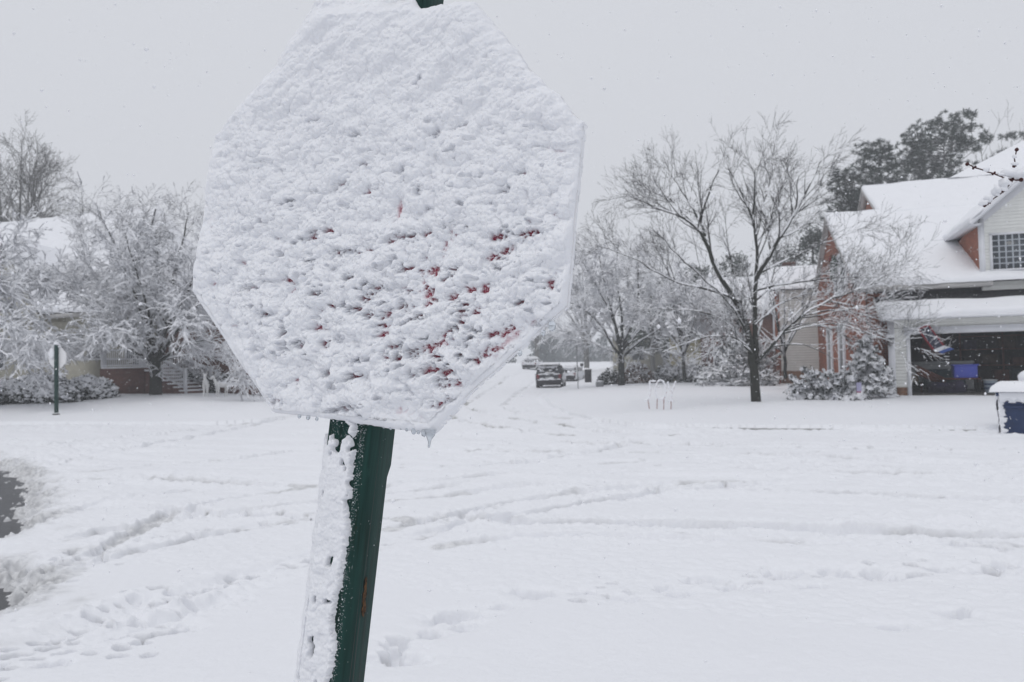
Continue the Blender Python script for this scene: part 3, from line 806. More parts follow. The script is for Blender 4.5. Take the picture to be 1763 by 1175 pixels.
def sprout(par, rng, dens, ang, ln, lv, nseg, wander, trop, rk=.55, rmin=.003, tmin=.12, taper=.25, up=0.0, ends=True):
    """One generation of side shoots along the parent segments, all grown at once."""
    p0, p1, r0, r1, t, L = par
    seg = np.linalg.norm(p1 - p0, axis=1)
    w = np.where(t > tmin, dens * seg * (.5 + .8 * t), 0)
    k = rng.poisson(w); i = np.repeat(np.arange(len(p0)), k)
    if len(i) == 0: return None
    f = rng.random(len(i))[:, None]
    P = p0[i] + f * (p1[i] - p0[i])
    d = nrm(p1 - p0)[i]
    a = nrm(rng.normal(size=d.shape)); perp = nrm(a - d * (a * d).sum(1, keepdims=True))
    an = rad(ang) * (1 + .3 * rng.normal(size=(len(i), 1)))
    D = d * np.cos(an) + perp * np.sin(an); D[:, 2] += up; D = nrm(D)
    LN = ln * (1 + lv * rng.normal(size=len(i))).clip(.35, 1.9) * (1.15 - .65 * t[i])
    R0 = np.minimum((r0[i] * .5 + r1[i] * .5) * rk, LN * .02 + .002).clip(rmin)
    out = Segs()
    for j in range(nseg):
        D = nrm(D + rng.normal(0, wander, D.shape) + np.array([0, 0, trop]))
        Q = P + D * (LN / nseg)[:, None]
        ra = R0 * (1 - (1 - taper) * j / nseg); rb = R0 * (1 - (1 - taper) * (j + 1) / nseg)
        out.add(P, Q, ra, rb, np.full(len(P), (j + .5) / nseg), LN)
        P = Q
    return out.cat()
def prisms(mb, par, n=3, rmin=.0, grow=1.0):
    p0, p1, r0, r1 = par[:4]
    if len(p0) == 0: return
    d = nrm(p1 - p0)
    ref = np.where(np.abs(d[:, 2:3]) < .85, np.array([[0, 0, 1.0]]), np.array([[1.0, 0, 0]]))
    x = nrm(np.cross(d, ref)); y = np.cross(x, d)
    an = (np.arange(n) * 2 * PI / n + .5)[None, :, None]
    o = np.cos(an) * x[:, None] + np.sin(an) * y[:, None]
    a = p0[:, None] + o * np.maximum(r0, rmin)[:, None, None] * grow; b = p1[:, None] + o * np.maximum(r1, rmin)[:, None, None] * grow
    V = np.concatenate([a, b], 1).reshape(-1, 3)
    k = np.arange(len(p0))[:, None] * 2 * n
    j = np.arange(n)[None]
    q = np.stack([k + j, k + (j + 1) % n, k + n + (j + 1) % n, k + n + j], -1).reshape(-1, 4)
    mb.add(V, q)
def caps_snow(mb, par, w_add, h_base, rng, prob=1.0, flat_min=.25, clump=.5):
    """Ridges of snow lying along the upper side of each twig."""
    p0, p1, r0, r1 = par[:4]
    d = nrm(p1 - p0); hf = np.hypot(d[:, 0], d[:, 1])
    keep = (hf > flat_min) & (rng.random(len(p0)) < prob)
    p0, p1, r0, r1, d, hf = p0[keep], p1[keep], r0[keep], r1[keep], d[keep], hf[keep]
    if len(p0) == 0: return
    side = nrm(np.cross(d, np.array([[0, 0, 1.0]]))); up = np.cross(side, d)
    w0 = (r0 * 1.05 + w_add * hf)[:, None]; w1 = (r1 * 1.05 + w_add * hf)[:, None]
    k0 = (1 + clump * rng.normal(size=len(p0))).clip(.4, 2)[:, None]; k1 = (1 + clump * rng.normal(size=len(p0))).clip(.4, 2)[:, None]
    h0 = (r0[:, None] + h_base * hf[:, None] * k0); h1 = (r1[:, None] + h_base * hf[:, None] * k1)
    lo = .15
    V = np.stack([p0 - side * w0 - up * w0 * lo, p0 - side * w0 * .55 + up * h0 * .85, p0 + side * w0 * .55 + up * h0 * .85, p0 + side * w0 - up * w0 * lo,
                  p1 - side * w1 - up * w1 * lo, p1 - side * w1 * .55 + up * h1 * .85, p1 + side * w1 * .55 + up * h1 * .85, p1 + side * w1 - up * w1 * lo], 1).reshape(-1, 3)
    k = np.arange(len(p0))[:, None] * 8
    q = np.stack([np.concatenate([k + a, k + a + 1, k + a + 5, k + a + 4], 1) for a in range(3)], 1).reshape(-1, 4)
    mb.add(V, q)
def catp(*ps):
    ps = [p for p in ps if p is not None]
    return [np.concatenate([p[i] for p in ps]) for i in range(6)]

def tree(name, label, cat, base, limbs, trunk_r, levels, rng, barkm, snow_w, snow_h, snow_prob, group=None, limb_k=1.0, twig_min=.004, snow_below=1e9, limb_snow=True, twigm=None, limb_prob=.95):
    """limbs: list of (list of 3-D points from the base up, r_start, r_end)."""
    root = thing(name, label, cat, base, 0, group)
    tm, cm, sm = MB(), MB(), MB()
    all0 = []
    for P, ra, rb in limbs:
        Q = smooth_path(P, rng)
        s = path_segs(Q, ra, rb)
        l = np.linalg.norm(np.diff(Q, axis=0), axis=1)
        tm.tube(Q, np.linspace(ra, rb, len(Q)), 8 if ra > .05 else 6)
        all0.append(s)
    par = catp(*all0)
    if limb_snow: caps_snow(sm, [a[par[4] > .10] for a in par], .006, snow_h * 1.1, rng, limb_prob, .35, .35)
    gens = []
    cur = par
    for lv in levels:
        nx = sprout(cur, rng, **lv)
        if nx is None: break
        gens.append(nx); cur = nx if lv is levels[0] else catp(nx)
    for i, g in enumerate(gens):
        prisms(cm, g, 4 if i == 0 else 3, twig_min)
        z = (g[0][:, 2] - base[2])
        pr = snow_prob * np.where(z < snow_below, 1, .22)
        keep = rng.random(len(z)) < pr
        caps_snow(sm, [a[keep] for a in g], snow_w, snow_h, rng, 1.0)
    tr = tm.build('trunk', barkm, root, True)
    cm.build('crown', twigm or M['twig'], root, False)
    if sm.n: sm.build('branch_snow', M['twig_snow'], root, False)
    return root
def lower(pts, y0, k): return [(x, y if y > y0 else y0 - (y0 - y) * k) for x, y in pts]
def limb_px(pts, Y, dy=0.0, ra=.05, rb=.012):
    n = len(pts)
    return ([at(x, y, Y + dy * (i / max(1, n - 1)) ** .8) for i, (x, y) in enumerate(pts)], ra, rb)

# ---- the large bare tree on the right-hand lawn
rng = np.random.default_rng(11)
YT = 24.4
tb = at(1302, 691, YT)
big = [
    ([(1302, 696), (1301, 670), (1298, 640), (1296, 612), (1290, 585), (1284, 550), (1275, 527), (1262, 512)], 0, .165, .085),
    ([(1262, 512), (1245, 487), (1232, 465), (1220, 430), (1212, 398), (1192, 372), (1165, 352), (1135, 338), (1105, 322), (1075, 305)], -1.2, .085, .012),
    ([(1214, 402), (1206, 370), (1190, 335), (1178, 305), (1165, 280), (1155, 262)], 1.0, .05, .01),
    ([(1206, 372), (1210, 340), (1220, 305), (1228, 272), (1238, 250)], -1.5, .04, .01),
    ([(1192, 372), (1165, 330), (1140, 300), (1125, 270), (1110, 255)], 1.5, .035, .009),
    ([(1300, 640), (1302, 600), (1300, 560), (1299, 515), (1303, 470), (1304, 430), (1300, 385), (1292, 345), (1278, 305), (1265, 270), (1255, 245)], .6, .10, .012),
    ([(1302, 400), (1308, 360), (1318, 315), (1326, 275), (1330, 250)], 1.4, .045, .010),
    ([(1296, 350), (1300, 310), (1296, 275), (1300, 245)], -1.2, .035, .009),
    ([(1302, 480), (1315, 462), (1325, 440), (1338, 412), (1352, 385), (1368, 350), (1382, 318), (1393, 285), (1403, 258), (1412, 228)], -.8, .075, .010),
    ([(1328, 435), (1322, 400), (1325, 360), (1338, 320), (1345, 285)], 1.2, .04, .009),
    ([(1340, 408), (1365, 395), (1390, 372), (1412, 345), (1432, 320)], 1.5, .04, .009),
    ([(1368, 352), (1372, 320), (1368, 290), (1375, 262)], -1.0, .03, .008),
    ([(1276, 520), (1260, 512), (1240, 505), (1210, 495), (1170, 490), (1140, 477), (1110, 455), (1085, 440), (1050, 430), (1030, 424)], -2.0, .055, .010),
    ([(1298, 615), (1285, 595), (1270, 580), (1245, 577), (1215, 578), (1190, 588), (1165, 596), (1140, 606)], -1.6, .05, .008),
    ([(1290, 598), (1265, 565), (1240, 548), (1215, 535), (1185, 532), (1150, 535), (1110, 532)], 1.8, .05, .009),
    ([(1300, 630), (1320, 605), (1345, 575), (1372, 548), (1400, 528), (1440, 512), (1480, 500), (1515, 485), (1545, 462), (1565, 448)], -1.6, .06, .008),
    ([(1345, 575), (1370, 568), (1405, 558), (1440, 555), (1475, 565), (1505, 578), (1535, 590), (1562, 598)], -1.2, .035, .006),
    ([(1302, 500), (1330, 492), (1365, 488), (1400, 482), (1440, 478), (1480, 478), (1520, 478), (1560, 470)], 1.2, .045, .007),
    ([(1310, 470), (1340, 452), (1372, 440), (1405, 425), (1440, 408), (1470, 392), (1500, 378)], .8, .04, .007),
    ([(1380, 545), (1420, 535), (1460, 535), (1500, 545), (1535, 555)], .9, .035, .007),
    ([(1262, 512), (1268, 480), (1258, 450), (1248, 420), (1240, 385), (1232, 350)], 2.0, .05, .009),
    ([(1300, 560), (1330, 530), (1360, 515), (1395, 505), (1430, 500), (1460, 492)], 2.6, .04, .008),
    ([(1296, 600), (1310, 560), (1318, 520), (1330, 480), (1336, 440), (1350, 400), (1362, 370)], 2.8, .045, .008),
    ([(1340, 575), (1375, 560), (1410, 560), (1445, 570), (1475, 590)], 1.5, .03, .007),
    ([(1372, 548), (1405, 545), (1440, 538), (1475, 525), (1505, 528)], -1.0, .03, .007),
    ([(1345, 570), (1375, 530), (1410, 512), (1445, 520), (1480, 540)], .5, .03, .007),
    ([(1320, 600), (1350, 590), (1385, 590), (1415, 605), (1440, 625)], -.5, .03, .007),
    ([(1420, 520), (1450, 520), (1478, 528), (1500, 540)], 1.0, .025, .006),
    ([(1292, 590), (1270, 540), (1235, 500), (1200, 470), (1165, 440), (1140, 405), (1120, 380)], -2.8, .045, .008),
]
limbs = [limb_px(lower(p, 420, .74), YT, d, a * .98, b * .9) for p, d, a, b in big]
LV = [dict(dens=4.4, ang=40, ln=1.35, lv=.45, nseg=6, wander=.07, trop=.02, rk=.5, rmin=.006, tmin=.25, up=.15),
      dict(dens=6.6, ang=38, ln=.84, lv=.4, nseg=5, wander=.08, trop=.01, rk=.6, rmin=.0045, tmin=.12, up=.08),
      dict(dens=8.5, ang=36, ln=.42, lv=.4, nseg=3, wander=.09, trop=0.0, rk=.7, rmin=.004, tmin=.1)]
tree('bare_tree', 'tall bare tree with dark forking trunk on the lawn in front of the brick house', 'tree', tb, limbs, .17, LV, rng, M['bark_moss'], .006, .009, .55, snow_below=4.6, twig_min=.0032, limb_prob=.6)

# ---- the rounded snow-laden tree beside the street
rng = np.random.default_rng(12)
YC = 47
cb = at(1070, 662, YC)
mid = [
    ([(1070, 668), (1070, 640), (1069, 610)], 0, .23, .19),
    ([(1069, 615), (1064, 585), (1058, 555), (1045, 525), (1032, 500), (1018, 470), (1005, 440), (995, 420)], -2, .10, .02),
    ([(1068, 612), (1050, 590), (1040, 565), (1020, 545), (1000, 528), (975, 518), (952, 522), (935, 532)], -2, .085, .015),
    ([(1069, 610), (1072, 580), (1070, 540), (1066, 505), (1060, 470), (1062, 430), (1065, 398)], 1.5, .10, .02),
    ([(1070, 610), (1080, 575), (1092, 545), (1100, 510), (1098, 470), (1100, 430), (1095, 405)], -1.5, .095, .02),
    ([(1072, 615), (1092, 595), (1120, 575), (1150, 560), (1180, 550), (1205, 560), (1220, 585)], -2.5, .08, .015),
    ([(1072, 605), (1095, 570), (1125, 540), (1150, 510), (1170, 480), (1180, 455)], 2, .075, .015),
    ([(1066, 608), (1040, 600), (1012, 585), (985, 572), (960, 568), (940, 572)], 2.5, .06, .012),
    ([(1068, 605), (1050, 560), (1025, 530), (1000, 500), (975, 480), (955, 475)], 3, .075, .012),
    ([(1070, 600), (1085, 550), (1082, 500), (1080, 450), (1082, 415)], 3.2, .08, .015),
    ([(1070, 612), (1100, 605), (1135, 600), (1165, 610), (1190, 630)], 3, .06, .012),
    ([(1070, 600), (1060, 560), (1045, 500), (1035, 450), (1030, 420)], -3.4, .08, .015),
    ([(1070, 605), (1110, 560), (1145, 530), (1175, 520), (1200, 530)], -3.5, .06, .012),
]
limbs = [limb_px(lower(p, 520, .84), YC, d, a, b) for p, d, a, b in mid]
LVW = [dict(dens=4.2, ang=42, ln=1.9, lv=.35, nseg=6, wander=.11, trop=-.03, rk=.5, rmin=.010, tmin=.22, up=.12),
       dict(dens=5.5, ang=44, ln=1.0, lv=.4, nseg=5, wander=.13, trop=-.07, rk=.6, rmin=.008, tmin=.1, up=.05),
       dict(dens=6.0, ang=42, ln=.5, lv=.4, nseg=3, wander=.15, trop=-.12, rk=.7, rmin=.007, tmin=.1)]
tree('street_tree', 'rounded tree bowed under snow on the lawn corner behind the letter decorations', 'tree', cb, limbs, .2, LVW, rng, M['bark'], .021, .028, 1.0, twig_min=.007, snow_below=8.0, twigm=M['twig_frost'])

# ---- the wide snow-laden tree on the left lawn
rng = np.random.default_rng(13)
YL = 34
lb = at(268, 681, YL)
lf = [
    ([(268, 688), (268, 660), (267, 640), (266, 618)], 0, .27, .235),
    ([(266, 625), (255, 575), (240, 525), (222, 475), (205, 432), (190, 395), (175, 360), (165, 328)], -1.5, .12, .015),
    ([(265, 622), (250, 560), (238, 490), (232, 435), (240, 395), (250, 360), (262, 328)], 1.2, .12, .015),
    ([(268, 620), (282, 560), (295, 500), (303, 455), (312, 420), (320, 380), (326, 345)], -1.0, .12, .015),
    ([(268, 620), (275, 560), (275, 500), (270, 440), (275, 395), (285, 350)], 2.5, .10, .015),
    ([(262, 620), (235, 580), (195, 545), (150, 515), (105, 490), (60, 470), (30, 470)], -2.5, .10, .012),
    ([(262, 624), (225, 600), (180, 580), (130, 575), (85, 585), (45, 610)], -3, .085, .012),
    ([(262, 620), (230, 560), (190, 500), (160, 470), (145, 430), (138, 400)], 2.5, .09, .012),
    ([(270, 622), (300, 575), (335, 530), (365, 500), (390, 490), (415, 505)], -2, .09, .012),
    ([(272, 624), (305, 600), (340, 585), (375, 590), (400, 612), (420, 640)], -2.5, .08, .012),
    ([(270, 620), (310, 550), (345, 480), (365, 430), (372, 390)], 2.2, .085, .012),
    ([(262, 622), (230, 605), (195, 590), (160, 588), (130, 596)], 2.5, .07, .012),
    ([(270, 622), (310, 612), (350, 610), (390, 625), (425, 652)], 2.4, .07, .012),
    ([(266, 615), (250, 540), (215, 450), (205, 390), (208, 350)], 3.4, .085, .012),
    ([(266, 615), (262, 560), (245, 500), (225, 440), (215, 390)], -3.6, .085, .012),
    ([(268, 615), (290, 560), (325, 500), (345, 450), (350, 400)], -3.4, .08, .012),
    ([(268, 618), (280, 585), (292, 560), (305, 552), (322, 560)], -3.8, .07, .012),
    ([(264, 618), (240, 580), (215, 560), (195, 562), (180, 575)], -4.0, .07, .012),
    ([(266, 612), (180, 530), (120, 490), (80, 475), (50, 480)], 1.0, .08, .012),
]
limbs = [limb_px(lower(p, 440, .80), YL, d, a, b) for p, d, a, b in lf]
LVL = [dict(dens=5.6, ang=38, ln=1.5, lv=.4, nseg=6, wander=.08, trop=-.02, rk=.5, rmin=.009, tmin=.2, up=.12),
       dict(dens=6.5, ang=44, ln=.90, lv=.4, nseg=5, wander=.10, trop=-.06, rk=.6, rmin=.007, tmin=.1, up=.05),
       dict(dens=7.0, ang=42, ln=.42, lv=.4, nseg=3, wander=.16, trop=-.11, rk=.7, rmin=.006, tmin=.1)]
tree('yard_tree', 'broad snow-laden tree with a short thick trunk in front of the porch steps', 'tree', lb, limbs, .2, LVL, rng, M['bark_moss'], .019, .026, 1.0, twig_min=.0065, snow_below=7.2, twigm=M['twig_frost'])

# ---- a tree off to the left whose loaded boughs reach into the frame
rng = np.random.default_rng(14)
YF = 29
fb_ = at(-95, 690, YF)
ff = [
    ([(-95, 700), (-95, 650), (-92, 600)], 0, .2, .17),
    ([(-92, 605), (-60, 570), (-25, 550), (10, 555), (45, 575), (80, 598)], -1.5, .08, .010),
    ([(-92, 600), (-60, 540), (-20, 505), (20, 500), (55, 520), (85, 545)], 1.0, .08, .010),
    ([(-92, 600), (-65, 530), (-30, 490), (0, 480), (25, 490)], -.5, .07, .010),
    ([(-92, 610), (-60, 595), (-25, 590), (10, 602), (45, 622), (62, 640)], .8, .07, .010),
    ([(-92, 600), (-100, 520), (-110, 440), (-120, 380)], 1, .1, .012),
    ([(-92, 600), (-90, 500), (-85, 420), (-80, 370)], 2, .08, .012),
    ([(-92, 600), (-65, 510), (-35, 460), (0, 430), (28, 415)], .5, .05, .010),
    ([(-92, 605), (-140, 560), (-190, 530), (-240, 540)], 0, .08, .012),
    ([(-92, 600), (-50, 560), (-10, 530), (30, 525), (70, 560), (95, 590)], 2.5, .06, .010),
]
limbs = [limb_px(p, YF, d, a, b) for p, d, a, b in ff]
tree('yard_tree', 'snow-laden tree at the far left edge, only its drooping white boughs in view', 'tree', fb_, limbs, .2, LVL, rng, M['bark'], .019, .027, 1.0, twig_min=.0065, twigm=M['twig_frost'])

# ---- bare trees standing behind the left house
def wild_tree(name, label, px, py_base, Y, h, spread, seed, barkm, nl=9, group=None, dens=1.0, tw=.008, trunk=.2, snow=.3, cat='tree', lean=0):
    rng = np.random.default_rng(seed)
    b = at(px, py_base, Y)
    L = []
    fk = h * .28
    L.append(([b, b + [0, 0, fk * .5], b + [0, 0, fk]], trunk, trunk * .75))
    for i in range(nl):
        a = 2 * PI * (i + rng.random() * .6) / nl
        s = spread * rng.uniform(.25, 1.0); hh = h * (1 - .35 * (s / spread) ** 2) * rng.uniform(.86, 1.0)
        d = np.array([math.cos(a), math.sin(a), 0])
        f0 = fk * rng.uniform(.7, 1.0)
        L.append(([b + [0, 0, f0], b + d * s * .35 + [0, 0, f0 + (hh - f0) * .3], b + d * s * .72 + [0, 0, f0 + (hh - f0) * .65], b + d * s + [lean, 0, hh]], trunk * .5, trunk * .07))
    lv = [dict(dens=1.5 * dens, ang=40, ln=h * .19, lv=.35, nseg=5, wander=.10, trop=.04, rk=.5, rmin=tw * 1.5, tmin=.15, up=.2),
          dict(dens=2.2 * dens, ang=40, ln=h * .095, lv=.4, nseg=4, wander=.12, trop=.03, rk=.6, rmin=tw, tmin=.1, up=.1),
          dict(dens=2.8 * dens, ang=38, ln=h * .05, lv=.4, nseg=3, wander=.14, trop=.02, rk=.7, rmin=tw * .8, tmin=.1)]
    return tree(name, label, cat, b, L, trunk, lv, rng, barkm, *((.018, .024) if snow > .5 else (.008, .012)), snow, group, twig_min=tw * .8, limb_snow=snow > .5, twigm=M['twig_frost'] if snow > .5 else M['bark_far'])
wild_tree('background_tree', 'tall grey bare tree rising behind the snowy roof at the far left', 25, 660, 52, 17.2, 4.6, 31, M['bark_far'], 13, None, 1.25, .012, .28, .05)
wild_tree('background_tree', 'lower grey bare tree behind the right end of the far left roof', 95, 655, 55, 13.6, 3.8, 32, M['bark_far'], 12, None, 1.25, .012, .25, .05)
wild_tree('background_tree', 'thin bare treetop between the grey trees and the broad snowy tree', 165, 655, 50, 13.0, 3.0, 33, M['bark_far'], 8, None, .7, .010, .2, .3)
wild_tree('background_tree', 'hazy bare treetop peeping over the roof slope at the right edge', 1738, 640, 62, 20.3, 3.6, 34, M['bark_far'], 9, None, .7, .012, .24, .1)
wild_tree('background_tree', 'pale bare tree far down the street, left of the rounded snowy tree', 925, 634, 92, 13.0, 5.5, 35, M['bark_far'], 10, None, .6, .020, .3, .8)
wild_tree('background_tree', 'pale bare tree behind the rounded snowy tree, right of the street', 1010, 634, 78, 12.5, 5.0, 36, M['bark_far'], 10, None, .6, .018, .3, .8)

# ---- pines behind the brick house
def octas(mb, C, rx, ry, rz):
    C = np.asarray(C); n = len(C)
    o = np.array([(1, 0, 0), (-1, 0, 0), (0, 1, 0), (0, -1, 0), (0, 0, 1), (0, 0, -1)], float)
    R = np.stack([np.broadcast_to(rx, n), np.broadcast_to(ry, n), np.broadcast_to(rz, n)], -1)
    V = (C[:, None] + o[None] * R[:, None]).reshape(-1, 3)
    f = np.array([(0, 2, 4), (2, 1, 4), (1, 3, 4), (3, 0, 4), (2, 0, 5), (1, 2, 5), (3, 1, 5), (0, 3, 5)])
    mb.add(V, None, (np.arange(n)[:, None, None] * 6 + f[None]).reshape(-1, 3))
def blades(mb, C, D, ln, w, rng):
    """Thin leaf blades: base C, direction D."""
    s = nrm(np.cross(D, rng.normal(size=D.shape))) * np.reshape(w, (-1, 1)) / 2
    L = D * np.reshape(ln, (-1, 1))
    V = np.stack([C - s * .5, C + s * .5, C + L * .6 + s, C + L, C + L * .6 - s], 1).reshape(-1, 3)
    k = np.arange(len(C))[:, None] * 5
    mb.add(V, np.concatenate([k, k + 1, k + 2, k + 4], 1), np.concatenate([k + 4, k + 2, k + 3], 1))
def pine(label, px, Y, topy, botpx, w, seed, n=170, group=None):
    rng = np.random.default_rng(seed)
    top = at(px, topy, Y); b = at(px, 640, Y); bot = at(px, botpx, Y)
    b[2] = .5
    root = thing('pine_tree', label, 'pine tree', b, 0, group)
    t = MB(); x = rng.normal(0, .15, 6)
    t.tube([b + (top - b) * f + [x[i], 0, 0] for i, f in enumerate(np.linspace(0, 1, 6))], np.linspace(.32, .05, 6), 8)
    H = top[2] - bot[2]
    nd, sn = MB(), MB()
    CC = []
    for i in range(n):
        f = rng.random() ** .8                                     # 0 at the top
        prof = (.30 + .9 * f ** .6) * (1 - .45 * max(0, f - .65) / .35)
        a = rng.uniform(0, 2 * PI); R = w * prof * rng.uniform(.15, 1.0) ** .6
        z = top[2] - f * H
        e = np.array([b[0] + math.cos(a) * R, b[1] + math.sin(a) * R, z + R * .15])
        s0 = np.array([b[0], b[1], z - R * .18])
        mid_ = (s0 + e) / 2 + [0, 0, -.1]
        t.tube([s0, mid_, e], [.05, .035, .015], 4, False)
        k = rng.integers(5, 10)
        for q in range(k):
            CC.append(e + rng.normal(0, 1, 3) * [.42, .42, .17] - (e - s0) * .22 * rng.random())
    CC = np.array(CC)
    m_ = 34
    C = np.repeat(CC, m_, 0)
    D = nrm(rng.normal(size=C.shape) + [0, 0, .35])
    blades(nd, C, D, rng.uniform(.22, .42, len(C)), rng.uniform(.025, .05, len(C)), rng)
    t.build('trunk', M['bark_far'], root, True)
    nd.build('crown', M['pine'], root)
    k = rng.random(len(CC)) < .22
    octas(sn, CC[k] + [0, 0, .16], rng.uniform(.12, .32, k.sum()), rng.uniform(.12, .32, k.sum()), rng.uniform(.04, .09, k.sum()))
    sn.build('crown_snow', M['twig_snow'], root)
    return root
G_P = 'pines behind the brick house'
pine('tallest dark pine with a ragged broad crown behind the snowy upper roof', 1640, 62, 200, 420, 4.6, 41, 170, G_P)
pine('round-topped dark pine between the bare tree and the tallest pine', 1520, 60, 243, 470, 2.9, 42, 120, G_P)
pine('low bushy pine above the left gable of the brick house', 1468, 58, 296, 470, 2.2, 43, 80, G_P)
pine('pine half hidden between the round-topped pine and the tallest pine', 1582, 66, 262, 470, 3.0, 44, 90, G_P)
pine('small hazy pine top at the right edge above the highest roof', 1762, 68, 232, 420, 2.0, 45, 50, G_P)

# ---- evergreen shrubs
def shrub(name, label, c, rx, ry, rz, seed, nleaf=2600, leafm=None, ls=.07, snow=.5, sr=(.05, .13), cat='shrub', group=None, rz0=0.0, lump=.25):
    rng = np.random.default_rng(seed)
    c = np.asarray(c, float)
    root = thing(name, label, cat, c, rz0, group)
    d = nrm(rng.normal(size=(nleaf, 3))); d[:, 2] = np.abs(d[:, 2]) * 1.0 - .05; d = nrm(d)
    k = 1 + lump * fbm(d[:, 0] * 2.6 + seed, d[:, 1] * 2.6 + d[:, 2] * 2, 3, seed)
    r = rng.uniform(.5, 1, nleaf) ** .4 * k
    P = d * r[:, None] * [rx, ry, rz]
    P[:, 2] = np.maximum(P[:, 2], .02)
    lf_, sn = MB(), MB()
    blades(lf_, P, nrm(d + rng.normal(0, .7, d.shape)), rng.uniform(.6, 1.4, nleaf) * ls, rng.uniform(.4, .8, nleaf) * ls, rng)
    st = MB()
    for i in range(14):
        j = rng.integers(0, nleaf)
        st.tube([(P[j][0] * .15, P[j][1] * .15, 0), P[j] * .55, P[j] * .97], [.018, .012, .005], 4, False)
    st.build('stem', M['bark'], root, world=False)
    lf_.build('foliage', leafm or M['leaf'], root, world=False)
    nu = ((d[:, 2] > .0) & (rng.random(nleaf) < snow * (.15 + d[:, 2]))).nonzero()[0]
    if len(nu):
        s = rng.uniform(*sr, len(nu))
        octas(sn, P[nu] + d[nu] * .02 + [0, 0, .03], s, s * rng.uniform(.7, 1.2, len(nu)), s * rng.uniform(.4, .65, len(nu)))
        sn.build('snow', M['snow_far'], root, smooth=True, world=False)
    return root
def P3(px, py, Y): return at(px, py, Y)
def ground_pt(px, Y):
    p = at(px, 650, Y); p[2] = gh(p[0], p[1]) - .03
    return p
c = ground_pt(55, 32.5); shrub('hedge', 'long low snow-topped hedge behind the far stop sign', c, 2.4, .8, .98, 51, 6500, None, .10, .55, (.06, .17), 'hedge', None, HT)
c = ground_pt(150, 33); shrub('hedge', 'snowy rounded hedge end left of the brick porch steps', c, 1.25, .85, 1.0, 52, 3800, None, .10, .6, (.06, .16), 'hedge', None, HT)
c = ground_pt(-60, 32); shrub('hedge', 'snowy hedge running out of frame at the far left', c, 1.9, .8, .95, 53, 3500, None, .10, .5, (.06, .16), 'hedge', None, HT)
c = ground_pt(325, 37.5); shrub('shrub', 'dark evergreen bush dusted with snow right of the porch steps', c, .95, .7, 1.05, 54, 2600, None, .11, .28, (.05, .12))
c = ground_pt(372, 37); shrub('shrub', 'dark evergreen bush behind the two white deer', c, .7, .6, .95, 55, 1800, None, .11, .25, (.05, .12))
c = ground_pt(1050, 52); shrub('shrub', 'dark bush just left of the rounded tree trunk', c, .85, .7, .95, 56, 1500, None, .14, .16, (.05, .12))
c = ground_pt(1098, 51); shrub('shrub', 'russet-leaved bush just right of the rounded tree trunk', c, 1.1, .7, 1.15, 57, 1800, M['russet'], .13, .35, (.06, .13))
c = ground_pt(1150, 51); shrub('shrub', 'dark snowy bush beyond the letter decorations', c, 1.2, .8, 1.15, 58, 2000, None, .14, .42, (.06, .15))
c = ground_pt(1196, 50); shrub('shrub', 'dark snow-streaked bush beside the yellow wall', c, .8, .7, 1.2, 59, 1500, None, .14, .5, (.06, .14))

def bough_shrub(name, label, c, R, H, seed, nb=60, tiers=1, snow_h=.05, snow_w=.035, cat='shrub', droop=-.10, needles=True, upright=.35, group=None):
    """Arching boughs, each with green below and a thick ridge of snow on top."""
    rng = np.random.default_rng(seed)
    c = np.asarray(c, float)
    root = thing(name, label, cat, c, 0, group)
    t, lf_, sn = MB(), MB(), MB()
    st = []
    for i in range(nb):
        if tiers > 1:
            f = (i + rng.random()) / nb; z0 = H * (.06 + .90 * f); r = R * (1 - f) ** .85 * rng.uniform(.75, 1.1) + .05; el = rng.uniform(-.05, .25)
        else:
            z0 = .05; r = math.hypot(R, H) * rng.uniform(.45, 1.0); el = rng.uniform(.12, 1.25) * (upright / .35)
        a = i * 2.399 + rng.normal(0, .2)
        d = np.array([math.cos(a) * math.cos(el), math.sin(a) * math.cos(el), math.sin(el)])
        P = [c + [0, 0, z0]]
        for k in range(6):
            d = nrm(d + [0, 0, droop] + rng.normal(0, .07, 3)); P.append(P[-1] + d * r / 6)
        for q in P: q[2] = max(q[2], c[2] + .03)
        st.append(path_segs(np.array(P), .012, .005))
    if tiers > 1: t.tube([c, c + [0, 0, H * .5], c + [0, 0, H * .97]], [.05, .035, .012], 6)
    par = catp(*st)
    g1 = sprout(par, rng, dens=7, ang=48, ln=R * .34, lv=.3, nseg=4, wander=.1, trop=droop * .8, rk=.6, rmin=.004, tmin=.2)
    g2 = sprout(g1, rng, dens=6, ang=45, ln=R * .15, lv=.3, nseg=2, wander=.1, trop=droop * .6, rk=.7, rmin=.003, tmin=.1)
    for g in (par, g1, g2): prisms(t, g, 3, .004)
    al = catp(par, g1, g2)
    snow_w, snow_h = snow_w * 1.35, snow_h * 1.15
    if needles:
        n = len(al[0]); k = 5
        i = np.repeat(np.arange(n), k); f = rng.random(len(i))[:, None]
        C = al[0][i] + f * (al[1][i] - al[0][i]); D = nrm(nrm(al[1] - al[0])[i] * .6 + rng.normal(0, .6, C.shape) + [0, 0, -.12])
        blades(lf_, C, D, rng.uniform(.05, .10, len(i)), rng.uniform(.014, .026, len(i)), rng)
    caps_snow(sn, par, snow_w, snow_h, rng, .95, .1); caps_snow(sn, g1, snow_w * .85, snow_h * .85, rng, .9, .1); caps_snow(sn, g2, snow_w * .6, snow_h * .6, rng, .75, .1)
    t.build('stem', M['bark'], root)
    if needles: lf_.build('foliage', M['leaf'], root)
    sn.build('snow', M['snow_far'], root)
    return root
c = ground_pt(1492, 25.3); bough_shrub('conifer', 'small snow-laden conifer against the brick wall left of the garage', c, .98, 2.1, 61, 84, 5, .075, .055, 'conifer', -.05)
